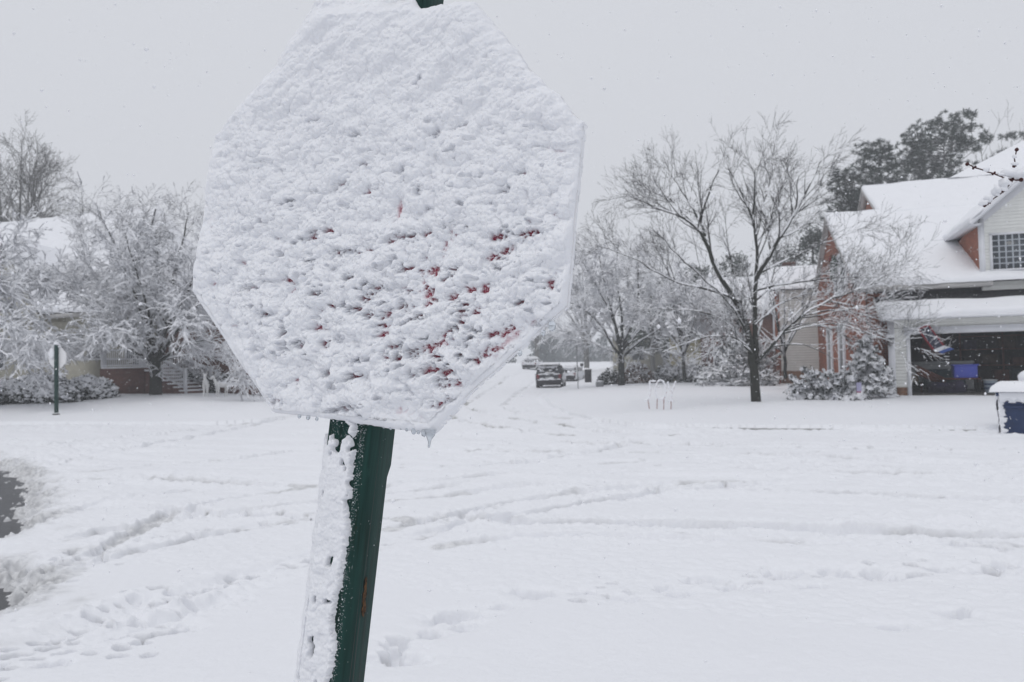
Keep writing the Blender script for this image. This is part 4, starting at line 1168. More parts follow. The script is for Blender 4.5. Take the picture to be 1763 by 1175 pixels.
c = ground_pt(1402, 25.3); bough_shrub('shrub', 'sprawling low evergreen weighed down by snow left of the small conifer', c, .95, .55, 62, 60, 1, .08, .062, 'shrub', -.10)
c = ground_pt(1448, 24.8); bough_shrub('shrub', 'snow-heaped spreading evergreen between the sprawling one and the conifer', c, .80, .62, 63, 54, 1, .085, .066, 'shrub', -.10)
c = ground_pt(1283, 41); bough_shrub('shrub', 'large loose shrub buried in snow behind the tall bare tree trunk', c, 1.75, 2.1, 64, 90, 1, .05, .05, 'shrub', -.06, True, .5)
c = ground_pt(1238, 42); bough_shrub('shrub', 'low snow-buried shrub right of the yellow wall', c, 1.2, .9, 65, 50, 1, .06, .055, 'shrub', -.1)
# ------------------------------------------------------------------ houses
def slab(mb, quad, th, down=True):
    """Thin board: quad of 3-D corners pushed down by th."""
    q = np.array(quad, float)
    n = np.cross(q[1] - q[0], q[3] - q[0]); n /= np.linalg.norm(n)
    if n[2] < 0: n = -n
    mb.loft([q - n * th, q])
def snow_slab(mb, quad, th=.14, res=.16, seed=0, edge=.16, amp=.25, sides=(1, 1, 1, 1)):
    """Rounded blanket of snow on a roof face; sides: which of u0,u1,v0,v1 round off."""
    q = np.array(quad, float)
    lu = max(np.linalg.norm(q[1] - q[0]), np.linalg.norm(q[2] - q[3])); lv = max(np.linalg.norm(q[3] - q[0]), np.linalg.norm(q[2] - q[1]))
    def axis(L):
        n = int(min(90, max(4, L / res)))
        c = np.array([0, .02, .05, .1]) * min(1, L / .4)
        a = np.concatenate([c, np.linspace(.16, L - .16, n) if L > .5 else [L / 2], L - c[::-1]]) / L
        return a
    u, v = np.meshgrid(axis(lu), axis(lv), indexing='ij')
    P = ((1 - u) * (1 - v))[..., None] * q[0] + (u * (1 - v))[..., None] * q[1] + (u * v)[..., None] * q[2] + ((1 - u) * v)[..., None] * q[3]
    dn = q[0] - q[3]; dn /= np.linalg.norm(dn) + 1e-9
    if sides[2]: P = P + dn * (np.clip(1 - v * lv / .8, 0, 1) ** 2 * (.06 * fbm(u * lu * 1.1 + seed * 2.3, u * 0 + seed, 4, seed + 5) + .01))[..., None]
    e = np.full(u.shape, 9.0)
    for s, d in zip(sides, (u * lu, (1 - u) * lu, v * lv, (1 - v) * lv)):
        if s: e = np.minimum(e, d)
    k = np.clip(e / edge, 0, 1); k = np.sqrt(k * (2 - k))
    n = np.cross(q[1] - q[0], q[3] - q[0]); n /= np.linalg.norm(n)
    if n[2] < 0: n = -n
    nn = (n + [0, 0, 1]) / np.linalg.norm(n + [0, 0, 1])
    h = th * (1 + amp * fbm(u * lu * .9 + seed, v * lv * .9, 3, seed))
    mb.grid(P + nn * (k * h)[..., None])
def siding_wall(mb, a0, a1, z0, z1, b, step=.115, lip=.016, axis='a'):
    """Clapboards: every course tilts out a little at its foot. Wall in the plane b facing -b (or the plane a facing -a)."""
    z = z0
    while z < z1 - 1e-4:
        t = min(z + step, z1)
        if axis == 'a':
            mb.add([(a0, b - lip, z), (a1, b - lip, z), (a1, b - .002, t), (a0, b - .002, t), (a0, b, z), (a1, b, z)], [(0, 1, 2, 3), (4, 5, 1, 0)])
        else:
            mb.add([(b - lip, a0, z), (b - lip, a1, z), (b - .002, a1, t), (b - .002, a0, t), (b, a0, z), (b, a1, z)], [(0, 3, 2, 1), (4, 0, 1, 5)])
        z = t
HO = np.array([13.238, 26.396, .31])
def HL(a, b, z): return HO + HA * a + HB * b + np.array([0, 0, z - .31])
def part(root, name, m_, fn, smooth=False, parent=None):
    mb = MB(); fn(mb); return mb.build(name, m_, parent or root, smooth, False)

def brick_house():
    R = thing('brick_house', 'red brick and cream sided house with snow-covered roofs and an open garage', 'house', HO, HT)
    Z = lambda z: z - .31
    G = .0
    # garage front
    def gw(m):
        siding_wall(m, .12, .48, Z(.58), Z(2.62), 0); siding_wall(m, 5.62, 6.2, Z(.58), Z(2.62), 0)
        m.box(.06, .48, .004, .16, Z(.2), Z(3.0)); m.box(5.62, 6.2, .004, .16, Z(.2), Z(3.0)); m.box(.48, 5.62, .004, .16, Z(2.62), Z(3.0))
        siding_wall(m, .12, 5.62, Z(2.66), Z(2.96), -.004)
    part(R, 'garage_wall', M['siding'], gw)
    for x0, x1 in ((.14, .46), (5.64, 6.2)): part(R, 'wall_base', M['brick_brown'], lambda m: m.box(x0, x1, -.03, .15, Z(.1), Z(.58)))
    part(R, 'corner_board', M['trim'], lambda m: m.box(-.07, .12, -.035, .12, Z(.2), Z(2.99)))
    fr = part(R, 'door_frame', M['trim'], lambda m: (m.box(.48, .60, -.05, .12, Z(.2), Z(2.42)), m.box(5.5, 5.62, -.05, .12, Z(.2), Z(2.42)), m.box(.44, 5.66, -.055, .12, Z(2.42), Z(2.62)), m.box(.40, 5.70, -.085, .0, Z(2.62), Z(2.66))))
    # garage room
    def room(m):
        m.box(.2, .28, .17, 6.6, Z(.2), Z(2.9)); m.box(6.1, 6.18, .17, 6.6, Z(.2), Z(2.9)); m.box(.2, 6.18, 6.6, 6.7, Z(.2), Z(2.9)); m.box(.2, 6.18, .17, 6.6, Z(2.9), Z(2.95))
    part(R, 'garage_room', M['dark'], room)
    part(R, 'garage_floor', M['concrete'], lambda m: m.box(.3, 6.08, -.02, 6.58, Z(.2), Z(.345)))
    part(R, 'overhead_door', M['trim'], lambda m: [m.box(.62, 5.48, .5 + i * .56, 1.03 + i * .56, Z(2.50) + .03 * (i > 0), Z(2.54) + .03 * (i > 0)) for i in range(4)])
    # low roof over the garage
    E0, E1 = -.5, 1.05
    zr = lambda b: Z(3.03) + (b - E0) * .545
    def pr(m):
        slab(m, [(-.36, E0, zr(E0)), (6.8, E0, zr(E0)), (6.8, E1, zr(E1)), (-.36, E1, zr(E1))], .05)
        m.prism([(.0, Z(2.98)), (E1, zr(E1) - .06), (E1, Z(2.98))], 0, -.04, .0)
    pent = part(R, 'garage_roof', M['shingle'], pr)
    part(R, 'fascia', M['soffit'], lambda m: (m.box(-.36, 6.8, E0 - .022, E0 - .002, Z(2.90), zr(E0) - .004), m.box(-.36, 6.8, E0, .0, Z(2.93), Z(2.95)), m.bar((-.37, E0, zr(E0) - .07), (-.37, E1, zr(E1) - .07), .03, .14)), parent=pent)
    part(R, 'gutter', M['trim'], lambda m: m.tube([(-.38, E0 - .07, zr(E0) - .07), (6.8, E0 - .07, zr(E0) - .07)], .055, 8), parent=pent)
    part(R, 'roof_snow', M['snow'], lambda m: snow_slab(m, [(-.37, E0 - .06, zr(E0 - .06)), (6.8, E0 - .06, zr(E0 - .06)), (6.8, .40, zr(.40)), (-.37, .40, zr(.40))], .15, .15, 3, .14, .2), True, parent=pent)
    # upper front wall between the two roofs
    part(R, 'upper_wall', M['shingle'], lambda m: m.box(-.62, 8.0, 1.06, 1.2, Z(2.9), Z(4.15)))  # dark shingle colour on the wall paints in the shade under the main eave
    # main roof, its left end cut on a slant
    zb = lambda b: Z(4.22) + (b - .6) * .47
    rl = lambda b: -.93 - .045 * (b - .6)
    BR_ = 9.6
    def mr(m):
        slab(m, [(rl(.6), .6, zb(.6)), (9, .6, zb(.6)), (9, BR_, zb(BR_)), (rl(BR_), BR_, zb(BR_))], .06)
        slab(m, [(rl(BR_) + .001, BR_ + .003, zb(BR_)), (9, BR_ + .003, zb(BR_)), (9, 18.7, zb(.5)), (rl(18.7), 18.7, zb(.5))], .06)
    main = part(R, 'main_roof', M['shingle'], mr)
    def fz(m):
        m.box(rl(.6), 3.32, .575, .597, Z(4.02), zb(.6) - .02)                       # fascia
        m.box(rl(.6) + .1, 3.3, .60, 1.06, Z(4.02), Z(4.045))                        # soffit
    part(R, 'fascia', M['soffit'], fz, parent=main)
    def rakes(m):
        for q0, q1 in (((rl(.6), .6, zb(.6)), (rl(BR_), BR_, zb(BR_))), ((rl(BR_), BR_, zb(BR_)), (rl(18.7), 18.7, zb(.5)))):
            a, b = np.array(q0), np.array(q1)
            m.bar(a + [-.012, 0, -.12], b + [-.012, 0, -.12], .026, .22)
            # soffit boards under the overhang
            n = np.array([.34, .0, 0])
            m.loft([np.array([a + [0.01, 0, -.22], a + n + [0, 0, -.22], a + n + [0, 0, -.20], a + [0.01, 0, -.20]]), np.array([b + [0.01, 0, -.22], b + n + [0, 0, -.22], b + n + [0, 0, -.20], b + [0.01, 0, -.20]])])
    part(R, 'rake_board', M['soffit'], rakes, parent=main)
    part(R, 'roof_snow', M['snow'], lambda m: (snow_slab(m, [(rl(.55) - .03, .55, zb(.55)), (9, .55, zb(.55)), (9, BR_ + .05, zb(BR_)), (rl(BR_) - .03, BR_ + .05, zb(BR_))], .17, .2, 5, .17, .18, (1, 1, 1, 0)),
                                               snow_slab(m, [(rl(BR_) - .03, BR_ - .05, zb(BR_)), (9, BR_ - .05, zb(BR_)), (9, 18.75, zb(.45)), (rl(18.75) - .03, 18.75, zb(.45))], .17, .3, 6, .17, .18, (1, 1, 0, 1))), True, parent=main)
    # slanted brick gable wall on the left
    wl = lambda b: -.60 - .06 * (b - 1.2)
    def lw(m):
        P = [(1.2, Z(.1)), (17.9, Z(.1)), (17.9, zb(1.2) - .15), (BR_, zb(BR_) - .18), (1.2, zb(1.2) - .15)]
        ring = lambda o: np.array([(wl(b) + o, b, z) for b, z in P])
        m.loft([ring(0), ring(.2)])
        m.box(-.60, .04, 1.0, 1.19, Z(.1), Z(3.98))
    gab = part(R, 'gable_wall', M['brick'], lw)
    def wpane(b0, b1, z0, z1, o):
        return [(wl(b0) - o, b0, z0), (wl(b1) - o, b1, z0), (wl(b1) - o, b1, z1), (wl(b0) - o, b0, z1)]
    def wbox(m, b0, b1, z0, z1, o0, o1):
        m.loft([np.array(wpane(b0, b1, z0, z1, o0)), np.array(wpane(b0, b1, z0, z1, o1))])
    w = part(R, 'gable_window', M['trim'], lambda m: (wbox(m, 5.2, 5.6, Z(4.6), Z(6.3), 0, .05), wbox(m, 8.6, 9.0, Z(4.6), Z(6.3), 0, .05), wbox(m, 5.6, 8.6, Z(6.12), Z(6.3), 0, .05), wbox(m, 5.1, 9.1, Z(4.44), Z(4.6), 0, .09), wbox(m, 7.0, 7.2, Z(4.6), Z(6.12), 0, .035)))
    part(R, 'pane', M['glass'], lambda m: wbox(m, 5.6, 8.6, Z(4.6), Z(6.12), 0, .015), parent=w)
    for b0 in (6.4, 10.3):
        w = part(R, 'window', M['trim'], lambda m: (wbox(m, b0, b0 + .5, Z(1.0), Z(3.2), 0, .06), wbox(m, b0 + 1.5, b0 + 1.9, Z(1.0), Z(3.2), 0, .06), wbox(m, b0 + .5, b0 + 1.5, Z(3.05), Z(3.2), 0, .06), wbox(m, b0 - .1, b0 + 2.0, Z(.9), Z(1.0), 0, .09), wbox(m, b0 + .5, b0 + 1.5, Z(2.0), Z(2.07), 0, .04)))
        part(R, 'pane', M['glass'], lambda m: wbox(m, b0 + .5, b0 + 1.5, Z(1.0), Z(3.05), 0, .02), parent=w)
    # dormer over the garage
    DZ = lambda a: Z(6.30) + (a - 2.68) * .88
    AR = 5.55
    def dwall(m):
        siding_wall(m, 3.19, 3.40, Z(4.05), Z(6.0), .95); siding_wall(m, 3.40, 4.86, Z(4.05), Z(4.60), .95); siding_wall(m, 4.86, 7.9, Z(4.05), Z(6.0), .95)
        z = Z(5.84); siding_wall(m, 3.40, 4.86, z, Z(6.0), .95)
        z = Z(6.0)
        while z < DZ(AR) - .25:                                                      # courses of the gable triangle
            a0 = 2.68 + (z + .16 - Z(6.30)) / .88 + .42
            if a0 < AR: siding_wall(m, max(3.19, a0), 2 * AR - max(3.19, a0), z, z + .115, .95)
            z += .115
        m.prism([(3.08, Z(3.9)), (7.95, Z(3.9)), (7.95, DZ(3.1) - .1), (AR, DZ(AR) - .3), (3.08, DZ(3.1) - .1)], 1, .955, 1.05)
    part(R, 'dormer_wall', M['siding'], dwall)
    def dtrim(m):
        m.box(3.03, 3.19, .90, 1.04, Z(4.15), DZ(3.05) - .22)
        # wide frieze board under the rake
        for sgn in (1, -1):
            f = lambda a: AR + (a - AR) * sgn
            P = [(f(2.70), DZ(2.70) - .06), (f(AR), DZ(AR) - .06), (f(AR), DZ(AR) - .56), (f(3.19), DZ(3.19) - .46), (f(3.03), DZ(2.9) - .30)]
            m.prism(P, 1, .915, .94)
    part(R, 'corner_board', M['trim'], dtrim)
    w = part(R, 'dormer_window', M['trim'], lambda m: (m.box(3.34, 3.42, .90, .95, Z(4.60), Z(5.84)), m.box(4.84, 4.92, .90, .95, Z(4.60), Z(5.84)), m.box(3.34, 4.92, .90, .95, Z(5.80), Z(5.88)), m.box(3.30, 4.96, .86, .95, Z(4.55), Z(4.61))))
    part(R, 'pane', M['glass'], lambda m: m.box(3.42, 4.84, .925, .945, Z(4.61), Z(5.80)), parent=w)
    part(R, 'muntin', M['muntin'], lambda m: ([m.box(3.42 + i * .203 - .022, 3.42 + i * .203 + .022, .915, .93, Z(4.61), Z(5.80)) for i in range(1, 7)], [m.box(3.42, 4.84, .912, .927, Z(4.61) + i * .2 - .02, Z(4.61) + i * .2 + .02) for i in range(1, 6)]), parent=w)
    part(R, 'dormer_cheek', M['brick'], lambda m: m.prism([(1.05, zb(1.05) - .1), (5.6, zb(5.6) - .1), (5.6, DZ(2.68) - .13), (1.05, DZ(2.68) - .13)], 0, 3.05, 3.15))
    def droof(m):
        for sgn in (1, -1):
            f = lambda a: AR + (a - AR) * sgn
            q = [(f(2.68), .52, DZ(2.68)), (f(2.68), 4.9, DZ(2.68)), (f(AR - .002), 10.6, DZ(AR)), (f(AR - .002), .52, DZ(AR))]
            slab(m, q, .05)
    dr_ = part(R, 'dormer_roof', M['shingle'], droof)
    part(R, 'fascia', M['trim'], lambda m: (m.box(2.64, 2.675, .52, 4.7, DZ(2.68) - .13, DZ(2.68) - .01), m.box(2.68, 3.05, .55, 4.7, DZ(2.68) - .13, DZ(2.68) - .105), m.bar((2.68, .50, DZ(2.68) - .09), (AR, .50, DZ(AR) - .09), .03, .16), m.bar((2 * AR - 2.68, .50, DZ(2.68) - .09), (AR, .50, DZ(AR) - .09), .03, .16)), parent=dr_)
    part(R, 'roof_snow', M['snow'], lambda m: (snow_slab(m, [(2.66, .50, DZ(2.66)), (AR, .50, DZ(AR)), (AR, 10.6, DZ(AR)), (2.66, 4.9, DZ(2.66))], .12, .2, 8, .15, .2, (1, 0, 1, 1)),
                                               snow_slab(m, [(2 * AR - 2.64, .47, DZ(2.64)), (AR, .47, DZ(AR)), (AR, 10.6, DZ(AR)), (2 * AR - 2.64, 4.9, DZ(2.64))], .15, .3, 9, .15, .2, (1, 0, 1, 1))), True, parent=dr_)
    # upper roof behind, with its own small brick gable, climbing to the right
    zu = lambda b: Z(10.55) + (b - 14) * .47
    ul = lambda b: .78 - .02 * (b - 14)
    UB = 14.0
    def ur(m):
        slab(m, [(ul(9) + .1, 9, zu(9)), (14, 9, zu(9)), (14, UB, zu(UB)), (ul(UB), UB, zu(UB))], .06)
        slab(m, [(ul(UB), UB + .002, zu(UB)), (14, UB + .002, zu(UB)), (14, 19, zu(9)), (ul(19), 19, zu(9))], .06)
        slab(m, [(4.75, 13.9, zu(13.9) + .01), (16, 13.9, zu(13.9) + .01), (16, 25, zu(25)), (13.3, 25, zu(25))], .04)
    up_ = part(R, 'upper_roof', M['shingle'], ur)
    def us(m):
        snow_slab(m, [(ul(9) + .07, 9, zu(9)), (14, 9, zu(9)), (14, UB + .06, zu(UB)), (ul(UB) - .03, UB + .06, zu(UB))], .16, .25, 11, .16, .15, (1, 1, 1, 0))
        snow_slab(m, [(ul(UB) - .03, UB - .05, zu(UB)), (14, UB - .05, zu(UB)), (14, 19, zu(9)), (ul(19) - .03, 19, zu(9))], .16, .4, 12, .16, .15, (1, 1, 0, 1))
        snow_slab(m, [(4.68, 13.85, zu(13.85)), (16, 13.85, zu(13.85)), (16, 25.1, zu(25)), (13.2, 25.1, zu(25))], .17, .3, 13, .10, .12, (1, 1, 0, 0))
    part(R, 'roof_snow', M['snow'], us, True, parent=up_)
    def ug(m):
        ring = lambda o: np.array([(ul(9) + .48 + o, 9.4, zu(9) - .1), (ul(UB) + .32 + o, UB, zu(UB) - .22), (ul(18.6) + .32 + o, 18.6, zu(9) - .1), (ul(18.6) + .32 + o, 18.6, Z(5)), (ul(9) + .48 + o, 9.4, Z(5))])
        m.loft([ring(0), ring(.2)])
    part(R, 'upper_gable_wall', M['brick'], ug)
    def ursk(m):
        for a, b in (((ul(9) + .1, 9, zu(9)), (ul(UB), UB, zu(UB))), ((ul(UB), UB, zu(UB)), (ul(19), 19, zu(9)))):
            a, b = np.array(a), np.array(b)
            m.bar(a + [-.012, 0, -.10], b + [-.012, 0, -.10], .026, .18)
            n = np.array([.34, .0, 0])
            m.loft([np.array([a + [0.01, 0, -.20], a + n + [0, 0, -.20], a + n + [0, 0, -.18], a + [0.01, 0, -.18]]), np.array([b + [0.01, 0, -.20], b + n + [0, 0, -.20], b + n + [0, 0, -.18], b + [0.01, 0, -.18]])])
    part(R, 'rake_board', M['soffit'], ursk, parent=up_)
    part(R, 'body_wall', M['siding'], lambda m: m.box(1.4, 13.5, 12.0, 18.0, Z(.1), Z(8.6)))
    # cream wing set back on the left
    def wing(m):
        siding_wall(m, -3.46, -1.2, Z(1.0), Z(5.6), 16.0, .14, .02)
        m.box(-3.46, 1.2, 16.002, 21, Z(.1), Z(5.6))
    part(R, 'wing_wall', M['siding'], wing)
    part(R, 'wall_base', M['brick_brown'], lambda m: m.box(-3.44, -1.45, 15.96, 16.1, Z(.1), Z(1.0)))
    part(R, 'brick_corner', M['brick'], lambda m: m.box(-3.74, -3.47, 15.98, 16.4, Z(.1), Z(5.6)))
    wr = part(R, 'wing_roof', M['shingle'], lambda m: slab(m, [(-4.0, 15.6, Z(5.6)), (-.8, 15.6, Z(5.6)), (-.8, 18.6, Z(7.1)), (-4.0, 18.6, Z(7.1))], .08))
    part(R, 'roof_snow', M['snow'], lambda m: snow_slab(m, [(-4.05, 15.55, Z(5.58)), (-.8, 15.55, Z(5.58)), (-.8, 18.6, Z(7.1)), (-4.05, 18.6, Z(7.1))], .16, .3, 15), True, parent=wr)
brick_house()

# ---- things on and in the garage
def wreath():
    c = HL(-.60 - .06 * (8.0 - 1.2) - .16, 8.0, 5.75)
    r = thing('wreath', 'dark green wreath hanging in the white gable window of the brick house', 'wreath', c, HT)
    m = MB(); an = np.linspace(0, 2 * PI, 25)
    ax = np.array([-.06, .998, 0])
    m.tube([ax * .5 * math.cos(a) + np.array([0, 0, .5 * math.sin(a)]) for a in an], .10 + .02 * np.sin(an * 7), 8)
    rng = np.random.default_rng(2)
    n = 700; a = rng.uniform(0, 2 * PI, n); C = ax[None] * (.5 * np.cos(a))[:, None] + np.array([0, 0, 1])[None] * (.5 * np.sin(a))[:, None] + rng.normal(0, .07, (n, 3))
    blades(m, C, nrm(rng.normal(size=(n, 3))), rng.uniform(.06, .12, n), rng.uniform(.015, .03, n), rng)
    m.build('ring', M['wreath'], r, world=False)
    m = MB(); [m.blob(ax * x + np.array([-.12, 0, .47 + z]), .05, .10, .06, i, 8, 5) for i, (x, z) in enumerate(((-.09, 0), (.09, 0), (0, -.08)))]
    m.build('bow', M['flag_red'], r, True, False)
wreath()
def lantern():
    r = thing('wall_lantern', 'black wall lantern capped with snow on the white garage corner board', 'lantern', HL(-.02, -.13, 2.05), HT)
    m = MB(); m.bar((0, .09, .12), (0, 0, .2), .025); m.box(-.05, .05, .085, .098, .02, .22)
    ring = lambda w, z: np.array([(-w, -w, z), (w, -w, z), (w, w, z), (-w, w, z)])
    m.loft([ring(.05, -.02), ring(.055, 0)]); m.loft([ring(.115, .20), ring(.10, .235), ring(.035, .29)])
    for sx in (-1, 1):
        for sy in (-1, 1): m.bar((.052 * sx, .052 * sy, 0), (.092 * sx, .092 * sy, .2), .012)
    m.build('frame', M['black'], r, world=False)
    m = MB(); m.loft([ring(.045, .0), ring(.085, .2)]); m.build('glass', M['lamp_glass'], r, world=False)
    m = MB(); m.blob((0, 0, .30), .125, .125, .075, 3, 12, 7, .1); m.build('snow_cap', M['snow_far'], r, True, False)
lantern()
def banner():
    o = HL(.55, -.10, 2.42)
    r = thing('banner_flag', 'red-edged dark banner flag blowing from a short pole beside the open garage', 'flag', o, HT)
    m = MB(); m.tube([(-.12, .02, .02), (.30, -.12, .20), (.62, -.22, .34)], .014, 8); m.tube([(-.12, .05, -.02), (-.11, .0, .05)], .03, 8); m.blob((.63, -.225, .345), .03, .03, .03, 1, 8, 6, 0)
    m.build('flag_pole', M['trim'], r, True, False)
    m = MB(); m.tube([(.25, -.10, .195), (.45, -.165, .285), (.63, -.225, .365)], .016, 6); m.build('pole_snow', M['twig_snow'], r, True, False)
    # cloth, 0.33 wide, hanging down and swung to the right by the wind
    A, B = np.array([.26, -.11, .185]), np.array([.60, -.215, .325])
    nu, nv = 17, 41
    u, v = np.meshgrid(np.linspace(0, 1, nu), np.linspace(0, 1, nv), indexing='ij')
    P = A + (B - A) * u[..., None]
    L = 1.32
    P = P + np.stack([.60 * v ** 1.05 + .42 * np.clip(v - .72, 0, 1), -.10 * v + .05 * np.sin(v * 7 + u * 2) * v, -L * v * .78 + .55 * np.clip(v - .72, 0, 1)], -1)
    def cell(m, c0):
        m.grid(P, c0); m.grid(P[::-1] + [0, .004, 0], c0[::-1])
    uc, vc = (u[:-1, :-1] + u[1:, 1:]) / 2, (v[:-1, :-1] + v[1:, 1:]) / 2
    edge = (uc < .13) | (uc > .87) | (vc < .04)
    end = vc > .72
    cl = None
    for nm, mt, k in (('cloth', 'flag_dark', ~edge & ~end), ('border', 'flag_red', edge & ~end), ('white_end', 'flag_white', end & (vc <= .87)), ('blue_end', 'flag_blue', end & (vc > .87))):
        m = MB(); cell(m, k); o_ = m.build(nm, M[mt], cl or r, True, False)
        cl = cl or o_
    rng = np.random.default_rng(8); m = MB()
    for i in range(26):
        i0, j0 = rng.integers(3, nu - 3), rng.integers(3, 28)
        octas(m, [P[i0, j0] + [0, -.006, 0]], .014, .004, .014)
    m.build('dot_pattern', M['flag_white'], cl, world=False)
banner()
def item(name, label, cat, a, b, z, mt, fn, smooth=False, group=None, rz=0.0):
    r = thing(name, label, cat, HL(a, b, z), HT + rz, group)
    return r
FZ = .345
def garage_things():
    m = MB(); m.box(-.36, .36, -.25, .25, 0, .42, .03); r = item('storage_tote', '', '', 2.45, 1.1, FZ + .52, 0, 0)
    tag(r, 'bright blue plastic storage tote inside the open garage', 'storage tote')
    m.build('body', M['blue_tote'], r, world=False); m = MB(); m.box(-.40, .40, -.28, .28, .42, .47, .015); m.build('lid', M['blue_tote'], r, world=False)
    # the tote stands on a low bench
    r = item('bench', '', '', 2.35, 1.1, FZ, 0, 0); tag(r, 'low dark bench carrying the blue tote in the garage', 'bench')
    m = MB(); m.box(-.75, .55, -.3, .3, .46, .518); m.build('top', M['wood_red'], r, world=False)
    for x in (-.7, .5):
        for y in (-.26, .26):
            m = MB(); m.box(x - .03, x + .03, y - .03, y + .03, 0, .458); m.build('leg', M['dark'], r, world=False)
    r = item('freezer_chest', '', '', 2.0, 2.9, FZ, 0, 0); tag(r, 'long pale grey chest standing across the middle of the garage', 'chest')
    m = MB(); m.box(-1.45, 1.05, -.4, .4, .06, 1.0, .03); m.build('body', M['grey_tote'], r, world=False)
    m = MB(); m.box(-1.48, 1.08, -.43, .43, 1.005, 1.10, .025); m.build('lid', M['grey_tote'], r, world=False)
    m = MB(); m.box(.62, .80, -.45, -.43, .93, .97); m.build('handle', M['black'], r, world=False)
    r = item('sled', '', '', 1.42, 1.0, FZ + .05, 0, 0, rz=.15); tag(r, 'red-brown wooden sled leaning askew in front of the grey chest', 'sled')
    m = MB()
    for i in range(4): m.bar((-.52, -.02, .92 - i * .085), (.46, .06, .42 - i * .085), .03, .07)
    m.build('deck', M['wood_red'], r, world=False)
    m = MB(); m.tube([(-.62, .05, 1.02), (-.5, .05, .86), (.46, .12, .32), (.5, .13, 0.0)], .018, 6); m.tube([(-.62, .05, .72), (-.5, .05, .60), (.40, .12, .08), (.46, .13, 0)], .018, 6); m.build('runner', M['plastic'], r, True, False)
    r = item('bucket', '', '', 3.15, .75, FZ, 0, 0); tag(r, 'pale grey-blue bucket with dark bands on the garage floor', 'bucket')
    m = MB(); ring = lambda q, z: np.array([(q * math.cos(t), q * math.sin(t), z) for t in np.arange(20) * 2 * PI / 20])
    m.loft([ring(.17, 0), ring(.21, .42)]); m.build('body', M['bucket'], r, True, False)
    for z in (.13, .27):
        m = MB(); m.loft([ring(.17 + z * .1 + .003, z), ring(.17 + (z + .06) * .1 + .003, z + .06)], False); m.build('band', M['blue_bin'], r, True, False)
    m = MB(); m.loft([ring(.22, .42), ring(.225, .45), ring(.19, .46)]); m.build('lid', M['grey_tote'], r, True, False)
    r = item('cardboard_box', '', '', .86, 1.6, FZ + .38, 0, 0); tag(r, 'small tan cardboard box just inside the left garage jamb', 'box')
    m = MB(); m.box(-.2, .2, -.15, .15, 0, .26, .006); m.build('carton', M['tan'], r, world=False); m = MB(); m.box(-.2, .2, -.03, .03, .255, .262); m.build('tape', M['soffit'], r, world=False)
    r = item('crate', '', '', .86, 1.6, FZ, 0, 0); tag(r, 'dark crate under the small cardboard box in the garage', 'crate')
    m = MB(); [m.box(-.28, .28, -.22, .22, .02 + k * .12, .115 + k * .12) for k in range(3)]; m.build('slats', M['dark'], r, world=False)
    for x in (-.27, .27):
        m = MB(); m.box(x - .03, x + .03, -.235, -.221, 0, .37); m.build('post', M['wood_red'], r, world=False)
    r = item('fabric_heap', '', '', 1.75, .75, FZ, 0, 0); tag(r, 'heap of dark purple and grey fabric on the garage floor', 'fabric')
    m = MB(); rng = np.random.default_rng(4)
    for i in range(9): m.blob((rng.uniform(-.7, .45), rng.uniform(-.2, .25), rng.uniform(.08, .25)), rng.uniform(.18, .3), .2, rng.uniform(.1, .2), i, 12, 8, .5)
    m.build('folds', M['purple'], r, True, False)
    r = item('tarp', '', '', 2.05, 2.2, FZ, 0, 0); tag(r, 'dark teal cloth drooping over the front of the grey chest', 'cloth')
    u, v = np.meshgrid(np.linspace(0, 1, 24), np.linspace(0, 1, 12), indexing='ij')
    m = MB(); m.grid(np.stack([-.7 + 1.4 * u, .20 - .10 * np.sin(u * 22) * v * .5 - .05 * v, .82 - .62 * v * (1 + .1 * np.sin(u * 9))], -1)); m.build('cloth', M['teal'], r, True, False)
    # shelving along the right half of the room
    r = item('shelving', '', '', 4.2, 3.6, FZ, 0, 0); tag(r, 'dark wooden shelving crowded with boxes in the garage depth', 'shelving')
    m = MB(); [m.box(-1.4, 1.4, -.3, .3, z, z + .04) for z in (.3, .9, 1.5, 2.0)]; m.build('shelf', M['wood_red'], r, world=False)
    for x in (-1.4, 0, 1.4):
        m = MB(); m.box(x - .03, x + .03, -.32, -.3, 0, 2.2); m.build('upright', M['wood_red'], r, world=False)
    rng = np.random.default_rng(6); M['brown'] = mat('dim_brown_card', (.05, .032, .022), .85, .1, .3, 6)
    names = (('brown', ''), ('dark', ''), ('wood_red', ''), ('teal', ''), ('purple', ''), ('dark', ''))
    k = 0
    for z in (.342, .942, 1.542):
        x = -1.3
        while x < 1.0:
            w = rng.uniform(.3, .6); mt, wd = names[k % 6]
            b = item('box', '', '', 4.2 + x + w / 2, 3.55, FZ + z, 0, 0, rz=rng.normal(0, .05)); tag(b, 'dim box crowded on the dark garage shelving', 'box', 'boxes on the garage shelving')
            m = MB(); h = rng.uniform(.2, .45); m.box(-w / 2 + .02, w / 2 - .02, -.2, .2, 0, h, .01); m.build('body', M[mt], b, world=False)
            m = MB(); m.box(-w / 2 + .01, w / 2 - .01, -.21, .21, h + .002, h + .03, .008); m.build('lid', M[mt], b, world=False)
            x += w + .06; k += 1
    r = item('hanging_coat', '', '', 1.95, 3.6, FZ + 1.35, 0, 0); tag(r, 'dim reddish-brown coat hanging at the back of the garage above the chest', 'coat')
    m = MB(); m.blob((0, 0, .35), .34, .14, .42, 4, 16, 10, .35); m.build('body', M['wood_red'], r, True, False)
    for s in (-1, 1):
        m = MB(); m.tube([(.22 * s, 0, .62), (.36 * s, -.02, .35), (.40 * s, -.04, .05)], [.09, .08, .06], 8); m.build('sleeve', M['wood_red'], r, True, False)
garage_things()
